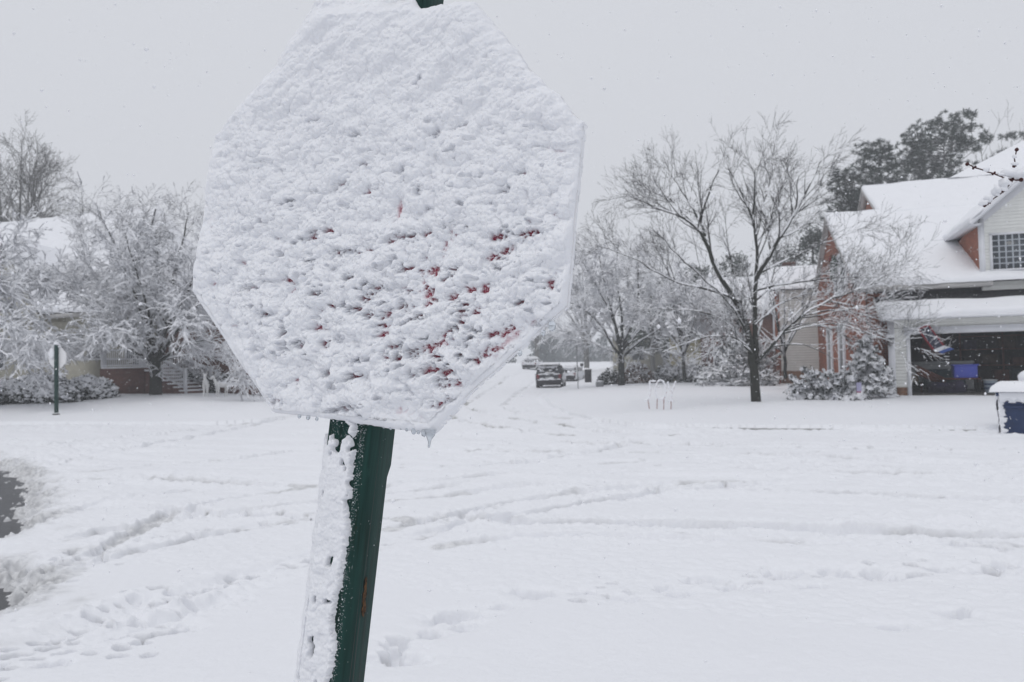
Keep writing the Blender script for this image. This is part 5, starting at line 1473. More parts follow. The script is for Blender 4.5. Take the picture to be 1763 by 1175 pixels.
def garden_flag():
    p = ground_pt(1478, 24.2)
    r = thing('garden_flag', 'small lilac and pink garden flag on a stake in the snowy shrubs', 'garden flag', p, HT)
    m = MB(); m.tube([(-.08, 0, 0), (-.08, 0, .58), (.08, 0, .60)], .008, 6); m.build('stake', M['black'], r, True, False)
    for nm, mt, z0, z1 in (('cloth', 'lilac', .30, .58), ('lower_cloth', 'pink', .19, .30)):
        m = MB(); u, v = np.meshgrid(np.linspace(0, 1, 10), np.linspace(0, 1, 8), indexing='ij')
        P = np.stack([-.08 + .16 * u + .05 * (1 - v) * (nm != 'cloth'), .015 * np.sin(u * 6), z0 + (z1 - z0) * v], -1); m.grid(P); m.grid(P[::-1] + [0, .004, 0]); m.build(nm, M[mt], r, True, False)
garden_flag()

# ---- the house on the left, partly hidden by the broad tree
LO = at(217, 660, 36.0); LO[2] = gh(LO[0], LO[1]) - .05
def left_house():
    R = thing('porch_house', 'tan house with a snowy roof and raised porch behind the broad snowy tree', 'house', LO, HT)
    # local frame: x right along the front, y back, z up; origin near the foot of the steps
    part(R, 'wall', M['siding_tan'], lambda m: (siding_wall(m, -16, -1.2, .9, 4.4, 2.5, .13, .018), m.box(-16, -1.2, 2.502, 10, 0, 4.4)))
    part(R, 'wall_base', M['brick_dim'], lambda m: m.box(-16, -1.25, 2.46, 2.6, 0, .9))
    rf = part(R, 'roof', M['shingle'], lambda m: (slab(m, [(-16.5, 1.2, 4.3), (-.8, 1.2, 4.3), (-4.2, 6.2, 10.5), (-16.5, 6.2, 10.5)], .1), slab(m, [(-.8, 1.2, 4.3), (-.8, 10.5, 4.3), (-4.2, 6.3, 10.5), (-4.2, 6.2, 10.5)], .1), slab(m, [(-16.5, 10.6, 4.3), (-.8, 10.6, 4.3), (-4.2, 6.25, 10.5), (-16.5, 6.25, 10.5)], .1)))
    part(R, 'roof_snow', M['snow'], lambda m: (snow_slab(m, [(-16.5, 1.15, 4.28), (-.75, 1.15, 4.28), (-4.18, 6.25, 10.52), (-16.5, 6.25, 10.52)], .2, .35, 21, .2, .15, (1, 0, 1, 0)), snow_slab(m, [(-.75, 1.15, 4.28), (-.75, 10.6, 4.28), (-4.18, 6.3, 10.52), (-4.18, 6.2, 10.52)], .2, .35, 22, .2, .15, (0, 0, 1, 0))), True, parent=rf)
    part(R, 'fascia', M['soffit'], lambda m: m.box(-16.4, -.85, 1.17, 1.2, 4.0, 4.22), parent=rf)
    # front gable
    gx = -8.9
    gb = part(R, 'front_gable', M['siding_tan'], lambda m: m.prism([(gx - 2.2, 3.9), (gx + 2.2, 3.9), (gx + 2.2, 4.6), (gx, 7.8), (gx - 2.2, 4.6)], 1, .95, 4.5))
    for s in (-1, 1):
        part(R, 'gable_roof', M['shingle'], lambda m: slab(m, [(gx + s * 2.6, .6, 4.22), (gx, .6, 8.05), (gx, 5, 8.05), (gx + s * 2.6, 5, 4.22)], .1), parent=gb)
        part(R, 'gable_snow', M['snow'], lambda m: snow_slab(m, [(gx + s * 2.65, .57, 4.20), (gx, .57, 8.06), (gx, 5, 8.06), (gx + s * 2.65, 5, 4.20)], .17, .3, 24 + s, .17, .2, (1, 0, 1, 1)), True, parent=gb)
    for x0 in (-12.2, -9.6, -6.6, -5.2, -2.6):
        w = part(R, 'window', M['trim'], lambda m: (m.box(x0, x0 + .1, 2.44, 2.5, 1.5, 3.1), m.box(x0 + .9, x0 + 1.0, 2.44, 2.5, 1.5, 3.1), m.box(x0, x0 + 1, 2.44, 2.5, 3.1, 3.2), m.box(x0 - .05, x0 + 1.05, 2.40, 2.5, 1.42, 1.5)))
        part(R, 'pane', M['glass'], lambda m: m.box(x0 + .1, x0 + .9, 2.46, 2.48, 1.5, 3.1), parent=w)
    # porch deck on a brick base with steps coming down to the right
    part(R, 'porch_deck', M['brick_dim'], lambda m: m.box(-4.6, -1.9, .3, 2.44, 0, 1.30))
    part(R, 'deck_snow', M['snow_far'], lambda m: m.box(-4.55, -1.9, .3, 2.44, 1.304, 1.38, .03))
    ns = 7
    st = part(R, 'steps', M['brick_dim'], lambda m: [m.box(-1.9 + i * .34, -1.9 + (i + 1) * .34, .35, 2.2, 0, 1.30 - (i + 1) * .165 + .002 * i) for i in range(ns)])
    part(R, 'step_snow', M['snow_far'], lambda m: [m.box(-1.9 + i * .34 + .01, -1.9 + (i + 1) * .34 + .03, .33, 2.22, 1.30 - (i + 1) * .165 + .004 + .002 * i, 1.30 - (i + 1) * .165 + .082, .02) for i in range(ns)], parent=st)
    for y in (.42, 2.13):
        def rail(m):
            p0, p1 = np.array([-1.95, y, 2.2]), np.array([.45, y, 1.05])
            m.bar(p0, p1, .06, .08); m.bar(p0 - [0, 0, .75], p1 - [0, 0, .75], .05, .06)
            for t in np.linspace(.04, .96, 20):
                q = p0 + (p1 - p0) * t; m.box(q[0] - .015, q[0] + .015, y - .015, y + .015, q[2] - .75, q[2])
        rl_ = part(R, 'railing', M['trim'], rail)
        part(R, 'rail_snow', M['snow_far'], lambda m: m.bar((-1.95, y, 2.265), (.45, y, 1.115), .09, .05), parent=rl_)
        for x, z1 in ((-1.98, 2.35), (.48, 1.2)): part(R, 'railing_post', M['trim'], lambda m: (m.box(x - .06, x + .06, y - .06, y + .06, 0, z1), m.box(x - .075, x + .075, y - .075, y + .075, z1 + .002, z1 + .05)))
    def rail2(m):
        m.bar((-4.55, .36, 2.2), (-2.0, .36, 2.2), .06, .08); m.bar((-4.55, .36, 1.45), (-2.0, .36, 1.45), .05, .06)
        for x in np.linspace(-4.5, -2.1, 20): m.box(x - .015, x + .015, .345, .375, 1.45, 2.2)
    part(R, 'railing', M['trim'], rail2)
    for x in (-4.5, -2.05): part(R, 'porch_post', M['trim'], lambda m: m.box(x - .09, x + .09, .34, .52, 1.38, 4.02))
    part(R, 'low_wall', M['siding_tan'], lambda m: m.box(-7.2, -4.65, .6, 2.4, 0, 1.75))
    part(R, 'low_wall_snow', M['snow_far'], lambda m: m.box(-7.2, -4.62, .58, 2.4, 1.752, 1.83, .03))
    # brick end seen to the right of the deer
    part(R, 'brick_end', M['brick_dim'], lambda m: m.box(-1.2, 3.4, 3.2, 10, 0, 3.9))
    part(R, 'end_snow', M['snow'], lambda m: snow_slab(m, [(-1.3, 2.9, 3.9), (3.8, 2.9, 3.9), (3.8, 7, 5.6), (-1.3, 7, 5.6)], .17, .3, 28), True)
left_house()
for o in bpy.data.objects:                      # the porch stands a little right of the house corner
    if o.parent and o.parent.name.startswith('porch_house') and o.name.split('.')[0] in ('porch_deck', 'deck_snow', 'steps', 'railing', 'railing_post', 'porch_post', 'low_wall', 'low_wall_snow'):
        o.location.x += 2.65
def garden_wall():
    p = ground_pt(412, 36); r = thing('low_wall', 'low brick garden wall topped with snow at the left foot of the big sign', 'wall', p, HT)
    m = MB(); m.box(-1.2, 1.6, 0, .3, 0, .42); m.build('bricks', M['brick_dim'], r, world=False)
    m = MB(); m.box(-1.25, 1.65, -.05, .35, .423, .56, .05); m.build('snow', M['snow_far'], r, world=False)
garden_wall()

# ---- neighbouring house beyond the bare tree
def neighbour():
    o = at(1270, 650, 52); o[2] = gh(o[0], o[1]) - .1
    R = thing('neighbour_house', 'brick and pale yellow house with snowy roofs half hidden behind the bare tree', 'house', o, HT)
    part(R, 'brick_wall', M['brick_dim'], lambda m: m.box(-2.4, 4.2, 0, 8, 0, 5.0))
    part(R, 'yellow_wall', M['yellow'], lambda m: (siding_wall(m, -4.6, -2.42, .3, 3.3, .3, .14, .02), m.box(-4.6, -2.42, .302, 6, 0, 3.3)))
    for x0, z0 in ((-1.6, .8), (.6, .8), (2.6, .8), (2.4, 3.0)):
        w = part(R, 'window', M['trim'], lambda m: (m.box(x0, x0 + .12, -.06, 0, z0, z0 + 1.6), m.box(x0 + 1, x0 + 1.12, -.06, 0, z0, z0 + 1.6), m.box(x0, x0 + 1.12, -.06, 0, z0 + 1.602, z0 + 1.72), m.box(x0 - .05, x0 + 1.17, -.09, 0, z0 - .1, z0 - .002)))
        part(R, 'pane', M['glass'], lambda m: m.box(x0 + .12, x0 + 1, -.03, -.01, z0, z0 + 1.6), parent=w)
    r1 = part(R, 'roof', M['shingle'], lambda m: (slab(m, [(-2.9, -.4, 4.9), (4.7, -.4, 4.9), (4.7, 4, 7.5), (-2.9, 4, 7.5)], .12), m.prism([(.0, 5.0), (8, 5.0), (4, 7.3)], 0, -2.38, 4.18)))
    part(R, 'roof_snow', M['snow_far'], lambda m: snow_slab(m, [(-2.95, -.45, 4.88), (4.75, -.45, 4.88), (4.75, 4, 7.52), (-2.95, 4, 7.52)], .2, .4, 31), True, parent=r1)
    r2 = part(R, 'wing_roof', M['shingle'], lambda m: slab(m, [(-5.0, -.1, 3.3), (-2.42, -.1, 3.3), (-2.42, 3, 5.1), (-5.0, 3, 5.1)], .1))
    part(R, 'wing_snow', M['snow_far'], lambda m: snow_slab(m, [(-5.05, -.15, 3.28), (-2.42, -.15, 3.28), (-2.42, 3, 5.12), (-5.05, 3, 5.12)], .2, .4, 32), True, parent=r2)
    part(R, 'chimney', M['brick_dim'], lambda m: (m.box(3.2, 4.0, 3.4, 4.2, 6.4, 8.3), m.box(3.13, 4.07, 3.33, 4.27, 8.302, 8.45)), parent=r1)
neighbour()
def neighbour2():
    o = at(1160, 645, 74); o[2] = gh(o[0], o[1]) - .1
    R = thing('far_house', 'low pale house with a wide snowy roof beyond the rounded snowy tree', 'house', o, HT)
    part(R, 'wall', M['siding_tan'], lambda m: m.box(-6, 6, 0, 9, 0, 3.6))
    part(R, 'window', M['glass'], lambda m: [m.box(x, x + 1.1, -.05, 0, 1.2, 2.7) for x in (-4, -1, 2)])
    r1 = part(R, 'roof', M['shingle'], lambda m: slab(m, [(-6.5, -.5, 3.6), (6.5, -.5, 3.6), (6.5, 4.5, 6.4), (-6.5, 4.5, 6.4)], .12))
    part(R, 'roof_snow', M['snow_far'], lambda m: snow_slab(m, [(-6.55, -.55, 3.58), (6.55, -.55, 3.58), (6.55, 4.5, 6.42), (-6.55, 4.5, 6.42)], .22, .5, 33), True, parent=r1)
neighbour2()
def edging():
    a, b = ground_pt(1232, 40.5), ground_pt(1335, 39.5)
    r = thing('garden_edging', 'dark timber garden edging with a snow cap behind the bare tree trunk', 'garden edging', a)
    m = MB(); n = 12
    P = [a + (b - a) * t + np.array([0, .25 * math.sin(t * 9), .04]) for t in np.linspace(0, 1, n)]
    m.tube(P, .10, 6); m.build('timber', M['bark'], r, True)
    m = MB(); m.tube([p + [0, .0, .12] for p in P], .10 + .02 * np.sin(np.arange(n) * 2.1), 8); m.build('snow', M['snow_far'], r, True)
edging()

# ---- lit-letter lawn decoration
def letters():
    Y0 = 23.1
    def P(px, py, dy=0.0): return at(px, py, Y0 + dy)
    specs = {'J': ([[(1130, 657), (1119, 657)], [(1119, 657), (1120, 668), (1119, 680), (1117, 688), (1113, 691), (1110, 690)]], [(1116, 691, 1118, 701)]),
             'O': ([[(1138 + 9.0 * math.sin(t), 672 - 17 * math.cos(t)) for t in np.linspace(0, 2 * PI, 22)]], [(1131.5, 687, 1131, 701), (1143, 688, 1142.5, 702)]),
             'Y': ([[(1150, 658), (1152, 666), (1155, 674)], [(1164, 657), (1161, 665), (1157.5, 674), (1156, 682), (1155.5, 690)], [(1151, 691), (1160, 691)]], [(1155.5, 691, 1155, 703)])}
    for k, (strokes, stakes) in specs.items():
        lab = {'J': 'snow-crusted letter J on a thin red stake, first of the lawn letters', 'O': 'snow-crusted letter O on two thin red stakes, between J and Y', 'Y': 'snow-crusted letter Y on a thin red stake, last of the lawn letters'}[k]
        x, y = stakes[0][2], stakes[0][3]
        b = P(x, y); r = thing('letter_decoration', lab, 'letter decoration', b, 0, 'letters spelling JOY on the lawn')
        f, s = MB(), MB()
        for st in strokes:
            q = np.array([P(*p) for p in st]); q = smooth_path(q, np.random.default_rng(1), .0, .03)
            f.tube(q, .014, 6)
            s.tube(q + np.array([-.014, -.012, .012]), .026 + .007 * np.sin(np.arange(len(q)) * 1.3 + ord(k)), 8)
        f.build('letter_frame', M['letter'], r, True); s.build('snow_crust', M['twig_snow'], r, True)
        for x0, y0, x1, y1 in stakes:
            m = MB(); m.tube([P(x0, y0), P(x1, y1) - [0, 0, .06]], .011, 6); m.build('stake', M['letter'], r, True)
letters()

# ---- white wire deer
def deer():
    def make(px, Y, rz, label, sc=1.0):
        p = ground_pt(px, Y)
        r = thing('deer_decoration', label, 'deer decoration', p, rz, 'white deer on the left lawn')
        m = MB()
        # trunk, neck and head run as one tapered body
        m.tube([(-.38, 0, .66), (-.30, 0, .70), (-.10, 0, .68), (.14, 0, .70), (.30, 0, .74), (.40, 0, .88), (.47, 0, 1.04), (.52, 0, 1.12), (.62, 0, 1.10), (.72, 0, 1.05), (.75, 0, 1.04)], [.05, .13, .14, .14, .13, .09, .065, .075, .06, .04, .02], 10)
        for x, lean in ((-.30, -.02), (.24, .02)):
            for y in (-.08, .08):
                k = .05 if x < 0 else -.01
                m.tube([(x, y, .66), (x - k, y, .40), (x + lean + k * .6, y, .22), (x + lean, y, -.04)], [.075, .045, .028, .022], 7)
        m.tube([(-.40, 0, .70), (-.47, 0, .66), (-.48, 0, .58)], [.04, .04, .015], 6)
        for y in (-.05, .05): m.tube([(.49, y, 1.15), (.45, y * 2.6, 1.22)], [.03, .008], 6)
        m.build('body', M['deer'], r, True, False)
        for y in (-1, 1):
            m = MB(); m.tube([(.50, .03 * y, 1.17), (.44, .12 * y, 1.32), (.46, .20 * y, 1.46)], [.016, .012, .006], 6); m.tube([(.45, .11 * y, 1.30), (.53, .15 * y, 1.38)], [.011, .005], 5); m.build('antler', M['deer'], r, True, False)
        m = MB(); [m.blob(c, *s, i, 10, 6, .25) for i, (c, s) in enumerate((((-.12, 0, .80), (.28, .12, .05)), ((.2, 0, .83), (.16, .11, .045)), ((.56, 0, 1.17), (.10, .06, .035))))]; m.build('snow', M['twig_snow'], r, True, False)
        r.scale = (sc, sc, sc)
        return r
    make(354, 33.0, rad(-72), 'white deer decoration standing left, nearer the porch steps', .85)
    make(381, 33.2, rad(-120), 'white deer decoration standing right, nearer the big sign', .80)
deer()

# ---- far stop sign seen from behind
def far_sign():
    p = onz(97, 711, .3); p[2] = gh(p[0], p[1]) - .05
    r = thing('stop_sign', 'distant stop sign seen from behind on a green post at the left', 'stop sign', p, rad(-14))
    H = 2.52
    m = MB(); m.box(-.055, .055, -.05, .05, -.2, H, .01); m.build('post', M['post'], r, world=False)
    m = MB(); a = .37; q = a * math.tan(PI / 8)
    oc = lambda y: np.array([(s * x, y, 2.05 + z) for x, z, s in ((q, a, 1), (a, q, 1), (a, -q, 1), (q, -a, 1), (-q, -a, 1), (-a, -q, 1), (-a, q, 1), (-q, a, 1))])
    m.loft([oc(.055), oc(.06)]); pl = m.build('sign_plate', M['sign_white'], r, world=False)
    m = MB(); m.blob((0, 0, H + .02), .095, .07, .07, 3, 12, 7, .12); m.build('snow_cap', M['snow_far'], r, True, False)
    m = MB(); m.blob((-.05, .05, 2.44), .2, .05, .035, 4, 12, 6, .2); m.blob((-.24, .04, 2.2), .13, .02, .2, 5, 12, 7, .2); m.build('snow', M['snow_far'], pl, True, False)
    m = MB(); m.blob((.05, -.05, .06), .12, .10, .06, 6, 10, 6, .3); m.build('foot_clods', M['bark'], r, True, False)
far_sign()

# ---- wheeled bins at the right edge
def bin_(p, rz, label, blue, sc=1.0):
    r = thing('wheelie_bin', label, 'wheelie bin', p, rz, 'wheeled bins at the right kerb')
    m = MB(); ring = lambda w, d, z, y=0: np.array([(-w, -d + y, z), (w, -d + y, z), (w, d + y, z), (-w, d + y, z)])
    m.loft([ring(.23, .27, .03), ring(.25, .29, .3), ring(.29, .35, .88), ring(.295, .355, .90)]); b = m.build('body', blue, r, world=False)
    m = MB(); m.loft([ring(.325, .385, .86), ring(.325, .385, .93)]); m.box(-.2, .2, -.372, -.348, .60, .66); m.build('rim', blue, r, world=False)
    m = MB(); m.loft([ring(.335, .40, .935), ring(.34, .405, .965), ring(.27, .33, 1.01)]); lid = m.build('lid', blue, r, world=False)
    for x in (-.27, .27):
        m = MB(); m.tube([(x - .03, .30, .10), (x + .03, .30, .10)], .11, 16); m.build('wheel', M['tyre'], r, True, False)
    m = MB(); m.tube([(-.24, .42, .92), (-.24, .46, .95), (.24, .46, .95), (.24, .42, .92)], .016, 6); m.build('handle', blue, r, True, False)
    return r, b, lid
def bins():
    p = at(1750, 742, 15.7); p[2] = gh(p[0], p[1]) - .10
    r, b, lid = bin_(p, rad(-34), 'navy blue wheeled bin with a thick snow cap, nearest the right edge kerb', M['blue_bin'])
    # pillow of snow on the lid
    u, v = np.meshgrid(np.linspace(-1, 1, 30), np.linspace(-1, 1, 30), indexing='ij')
    k = np.clip(1 - np.maximum(abs(u), abs(v)) ** 3.0, 0, 1) ** .55
    P = np.stack([u * (.43 + .02 * fbm(u * 2, v * 2, 2, 4)), v * .49, .945 + k * (.20 + .03 * fbm(u * 1.5, v * 1.5, 2, 5))], -1)
    m = MB(); m.grid(P); m.add([(-.37, -.43, .953), (.37, -.43, .953), (.37, .43, .953), (-.37, .43, .953)], [(0, 3, 2, 1)]); m.build('snow_cap', M['snow'], r, True, False)
    # snow blown onto its left side and partly round the front
    y, z = np.meshgrid(np.linspace(-.36, .36, 40), np.linspace(.0, .92, 50), indexing='ij')
    wid = .255 + .045 * z / .9
    n1 = fbm(y * 6, z * 6, 3, 9)
    P = np.stack([-wid - .022 - .018 * n1 - .03 * (1 - z) ** 2, y * (.80 + .22 * z), z], -1)
    m = MB(); m.grid(P)
    x, z = np.meshgrid(np.linspace(-.30, -.02, 40), np.linspace(.0, .86, 60), indexing='ij')
    n2 = fbm(x * 9, z * 30, 4, 11)
    kk = sstep(.12, -.18, (x + .165 + .05 * n2))
    P = np.stack([x * (.86 + .15 * z), -.27 - .085 * z - .03 * kk + .035 * (1 - kk), z], -1)
    m.grid(P); m.build('side_snow', M['snow'], b, True, False)
    x, z = np.meshgrid(np.linspace(-.27, .30, 40), np.linspace(.72, .93, 14), indexing='ij')
    n3 = fbm(x * 8, z * 9, 3, 12)
    kk = sstep(.70, .80, z + .05 * n3)
    m = MB(); m.grid(np.stack([x, -.375 - .028 * kk + .05 * (1 - kk), z], -1)); m.build('rim_snow', M['snow'], lid, True, False)
    p2 = at(1794, 715, 17.2); p2[2] = gh(p2[0], p2[1]) - .06
    r2, b2, l2_ = bin_(p2, rad(-20), 'second wheeled bin under a dome of snow behind the navy one', M['blue_bin'])
    m = MB(); m.blob((0, 0, .97), .46, .52, .25, 7, 20, 12, .08); m.build('snow_cap', M['snow'], r2, True, False)
bins()

# ---- parked vehicles
def car(label, p, rz, paint, suv, seed, group=None, snowy=.5, cat='car', name='parked_car'):
    rng = np.random.default_rng(seed)
    r = thing(name, label, cat, p, rz, group)
    W, L, H = (.97, 4.75, 1.72) if suv else (.88, 4.5, 1.45)
    belt = 1.08 if suv else .92
    def ring(y, w, zb, zt, cw):          # lower body with rounded shoulders
        return np.array([(-w * .90, y, zb), (w * .90, y, zb), (w, y, zb + .14), (w * 1.0, y, zt - .22), (w * .96, y, zt - .05), (w * .88, y, zt), (-w * .88, y, zt), (-w * .96, y, zt - .05), (-w, y, zt - .22), (-w, y, zb + .14)])
    m = MB(); m.loft([ring(0, W * .90, .42, belt - .10, 0), ring(.05, W * .97, .34, belt, 0), ring(.5, W, .26, belt + .01, 0), ring(L * .5, W, .24, belt, 0), ring(L * .74, W, .26, belt - .03, 0), ring(L * .93, W * .96, .30, belt - .16, 0), ring(L, W * .84, .38, belt - .30, 0)])
    body = m.build('body', paint, r, False, False)
    cab0, cab1 = (.10, L * .66) if suv else (.75, L * .66)
    def cr(z, y0, y1, w): return np.array([(-w, y0, z), (w, y0, z), (w, y1, z), (-w, y1, z)])
    m = MB(); m.loft([cr(belt - .01, cab0 - .03, cab1 + .55, W * .90), cr(belt + (H - belt) * .55, cab0 + (.10 if suv else .35), cab1 + .10, W * .82), cr(H - .10, cab0 + (.22 if suv else .62), cab1 - .25, W * .74)]); m.build('greenhouse', M['carglass'], r, False, False)
    m = MB(); m.loft([cr(H - .11, cab0 + (.14 if suv else .60), cab1 - .22, W * .76), cr(H - .05, cab0 + (.12 if suv else .64), cab1 - .28, W * .74), cr(H, cab0 + (.30 if suv else .75), cab1 - .5, W * .66)]); roof = m.build('roof', paint, r, False, False)
    for s in (-1, 1):
        m = MB()
        for y0, y1 in ((cab0 + .02, cab0 + (.24 if suv else .64)), (cab0 + 1.35, cab0 + 1.30), (cab1 + .5, cab1 - .22)):
            m.bar((s * W * .905, y0, belt), (s * W * .75, y1, H - .08), .07, .09)
        m.build('pillar', paint, r, False, False)
        m = MB(); m.box(s * W * .80 - .11, s * W * .80 + .11, -.012, .10, belt - .34, belt - .04, .02); m.build('tail_lamp', M['carlamp'], r, False, False)
        for y in (L * .19, L * .80):
            m = MB(); m.tube([(s * (W - .20), y, .36), (s * (W + .005), y, .36)], .36, 22); wh = m.build('wheel', M['tyre'], r, True, False)
            m = MB(); m.tube([(s * (W + .006), y, .36), (s * (W + .014), y, .36)], .22, 18); m.build('rim', M['rim'], wh, True, False)
        m = MB(); m.blob((s * (W + .10), cab1 + .15, belt + .08), .10, .06, .08, 2, 10, 6, 0); m.build('mirror', paint, r, True, False)
        if suv:
            m = MB(); m.tube([(s * W * .68, .45, H + .0), (s * W * .68, .5, H + .05), (s * W * .68, cab1 - .7, H + .05), (s * W * .68, cab1 - .6, H)], .02, 6); m.build('roof_rail', M['plastic'], roof, True, False)
    m = MB(); m.box(-W * .92, W * .92, -.07, .06, .40, .66, .04); m.box(-W * .80, W * .80, -.03, .1, .30, .40, .02); m.build('bumper', M['plastic'], r, False, False)
    m = MB(); m.box(-.27, .27, -.022, .0, .74, .87, .004); m.build('number_plate', M['grey_tote'], body, False, False)
    if suv:
        m = MB(); m.loft([cr(H - .04, -.02, .18, W * .62), cr(H, .0, .22, W * .62)]); m.build('spoiler', paint, roof, False, False)
        m = MB(); m.bar((.0, .06, belt + .08), (.34, .115, belt + .2), .015, .02); m.build('wiper', M['black'], r, False, False)
    # snow
    m = MB()
    snow_slab(m, [(-W * .70, cab0 + (.05 if suv else .66), H - .02), (W * .70, cab0 + (.05 if suv else .66), H - .02), (W * .70, cab1 - .3, H - .03), (-W * .70, cab1 - .3, H - .03)], .15, .12, seed, .14, .2)
    snow_slab(m, [(-W * .86, cab1 + .50, belt), (W * .86, cab1 + .50, belt), (W * .80, L - .05, belt - .22), (-W * .80, L - .05, belt - .22)], .12, .14, seed + 1, .12, .2)
    m.build('roof_snow', M['snow_far'], r, True, False)
    m = MB()
    n = int(46 * snowy)
    for i in range(n):                    # clots stuck to the tail
        z = rng.choice([rng.uniform(.66, .78), rng.uniform(belt - .06, belt + .10), rng.uniform(belt + .12, H - .1)], p=[.3, .4, .3]); x = rng.uniform(-W * .82, W * .82)
        y = -.01 if z < belt else -.03 + (z - belt) * (.36 if suv else .9) + (cab0 if not suv else .1)
        if z < .8: y = -.06
        m.blob((x * (1 - max(0, z - belt) * .25), y, z), rng.uniform(.06, .20), .035, rng.uniform(.025, .06), i + seed, 9, 6, .35)
    m.box(-W * .86, W * .86, -.085, .02, .655, .70, .02)
    for i in range(10): m.blob((rng.uniform(-W * .7, W * .7), cab0 + .08 + rng.uniform(0, .06), H - .09 - rng.uniform(0, .08)), .2, .08, .06, i, 10, 6, .3)
    m.build('tail_snow', M['snow_far'], r, True, False)
    for s in (-1, 1):
        m = MB()
        for i in range(int(60 * snowy)): m.blob((s * (W + .0), rng.uniform(.1, L - .3), rng.uniform(.62, belt)), .03, rng.uniform(.1, .3), rng.uniform(.04, .12), i, 8, 6, .3)
        m.build('side_snow', M['snow_far'], r, True, False)
    return r
pc = onz(945.5, 668.5, .0); hd = rad(-7)
car('dark sport utility car with snow on its roof and tailgate, parked at the right kerb', (pc[0], pc[1], -.07), hd, M['carpaint'], True, 3, 'cars parked along the side street', .9)
pw = at(911, 640, 86); zc = gh(pw[0], pw[1]) - .09
car('white car coated in snow parked farthest up the street, left of the dark one', (pw[0], pw[1], zc), rad(-12), M['whitepaint'], False, 5, 'cars parked along the side street', 1.4)
pg = at(975, 650, 66); zg = gh(pg[0], pg[1]) - .12
car('snowed-in car in a driveway, half hidden behind the dark parked one', (pg[0], pg[1], zg), rad(-16), M['whitepaint'], False, 7, 'cars parked along the side street', 1.6)

# ---- small things along the side street
def street_bits():
    p = ground_pt(995, 47); r = thing('street_pole', 'thin grey metal pole at the kerb right of the dark parked car', 'pole', p)
    m = MB(); m.tube([(0, 0, 0), (-.02, 0, 1.3), (-.05, 0, 2.75)], .032, 8); m.build('pole', M['pole_grey'], r, True, False)
    m = MB(); m.blob((-.05, 0, 2.78), .06, .06, .05, 1, 8, 6, .1); m.build('snow_cap', M['snow_far'], r, True, False)
    m = MB(); m.box(-.06, .02, -.004, .004, 2.35, 2.73); m.build('marker_plate', M['pole_grey'], r, False, False)
    p = ground_pt(1012.5, 62); r = thing('litter_bin', 'dark upright bin standing in the snow beyond the thin pole', 'bin', p)
    m = MB(); m.box(-.26, .26, -.26, .26, 0, 1.02, .03); m.build('body', M['plastic'], r, False, False); m = MB(); m.box(-.29, .29, -.29, .29, 1.025, 1.09, .02); m.build('lid', M['plastic'], r, False, False)
    m = MB(); m.blob((0, 0, 1.10), .28, .28, .09, 2, 12, 6, .1); m.build('snow_cap', M['snow_far'], r, True, False)
    p = ground_pt(1032, 47.5); r = thing('utility_box', 'low grey utility box half buried in snow left of the rounded tree', 'utility box', p)
    m = MB(); m.box(-.22, .22, -.18, .18, 0, .30, .03); m.build('body', M['pole_grey'], r, False, False); m = MB(); m.box(-.25, .25, -.21, .21, .303, .345, .015); m.build('lid', M['grey_tote'], r, False, False)
    m = MB(); m.blob((0, 0, .35), .25, .21, .09, 3, 12, 6, .15); m.build('snow_cap', M['snow_far'], r, True, False)
    p = ground_pt(1002, 72); r = thing('mailbox', 'small dark mailbox on a post far up the street', 'mailbox', p)
    m = MB(); m.box(-.06, .06, -.06, .06, 0, 1.0); m.build('post', M['bark'], r, False, False); m = MB(); m.box(-.14, .14, -.3, .3, 1.003, 1.3, .06); m.build('box', M['black'], r, False, False)
    m = MB(); m.blob((0, 0, 1.3), .17, .32, .08, 3, 12, 6, .1); m.build('snow_cap', M['snow_far'], r, True, False)
street_bits()
wild_tree('yard_tree', 'small snow-white tree between the rounded tree and the yellow wall', 1178, 655, 45, 6.6, 2.9, 37, M['bark'], 12, None, 1.9, .010, .12, .95)
wild_tree('yard_tree', 'slim snow-white tree in front of the far brick wall, left of the bare trunk', 1258, 655, 44, 6.2, 2.3, 38, M['bark'], 11, None, 1.9, .010, .11, .95)
wild_tree('yard_tree', 'snow-white tree right of the bare trunk in front of the cream wall', 1352, 652, 33, 5.0, 1.7, 39, M['bark'], 10, None, 1.6, .007, .08, .95)

# ---- woods closing the view at the end of the street
def woods():
    rng = np.random.default_rng(77)
    m = MB()
    C = []
    for i in range(150):
        x = rng.uniform(-120, 130); y = rng.uniform(150, 210) + abs(x) * .05
        if abs(x - 20) < 0: continue
        h = rng.uniform(5.5, 9.5); z0 = 1.6
        k = 60
        f = rng.random(k) ** .7
        a = rng.uniform(0, 2 * PI, k)
        R = 2.8 * (.25 + f) * rng.uniform(.3, 1, k)
        C.append(np.stack([x + R * np.cos(a), y + R * np.sin(a), z0 + h * (1 - f) * 1.0], -1))
    C = np.concatenate(C); C = np.repeat(C, 12, 0) + rng.normal(0, .5, (len(C) * 12, 3))
    blades(m, C, nrm(rng.normal(size=C.shape)), rng.uniform(.6, 1.3, len(C)), rng.uniform(.25, .5, len(C)), rng)
    tag(m.build('far_woods', M['woods'], None), 'grey mass of woodland closing the end of the street', 'woods', None, 'stuff')
woods()
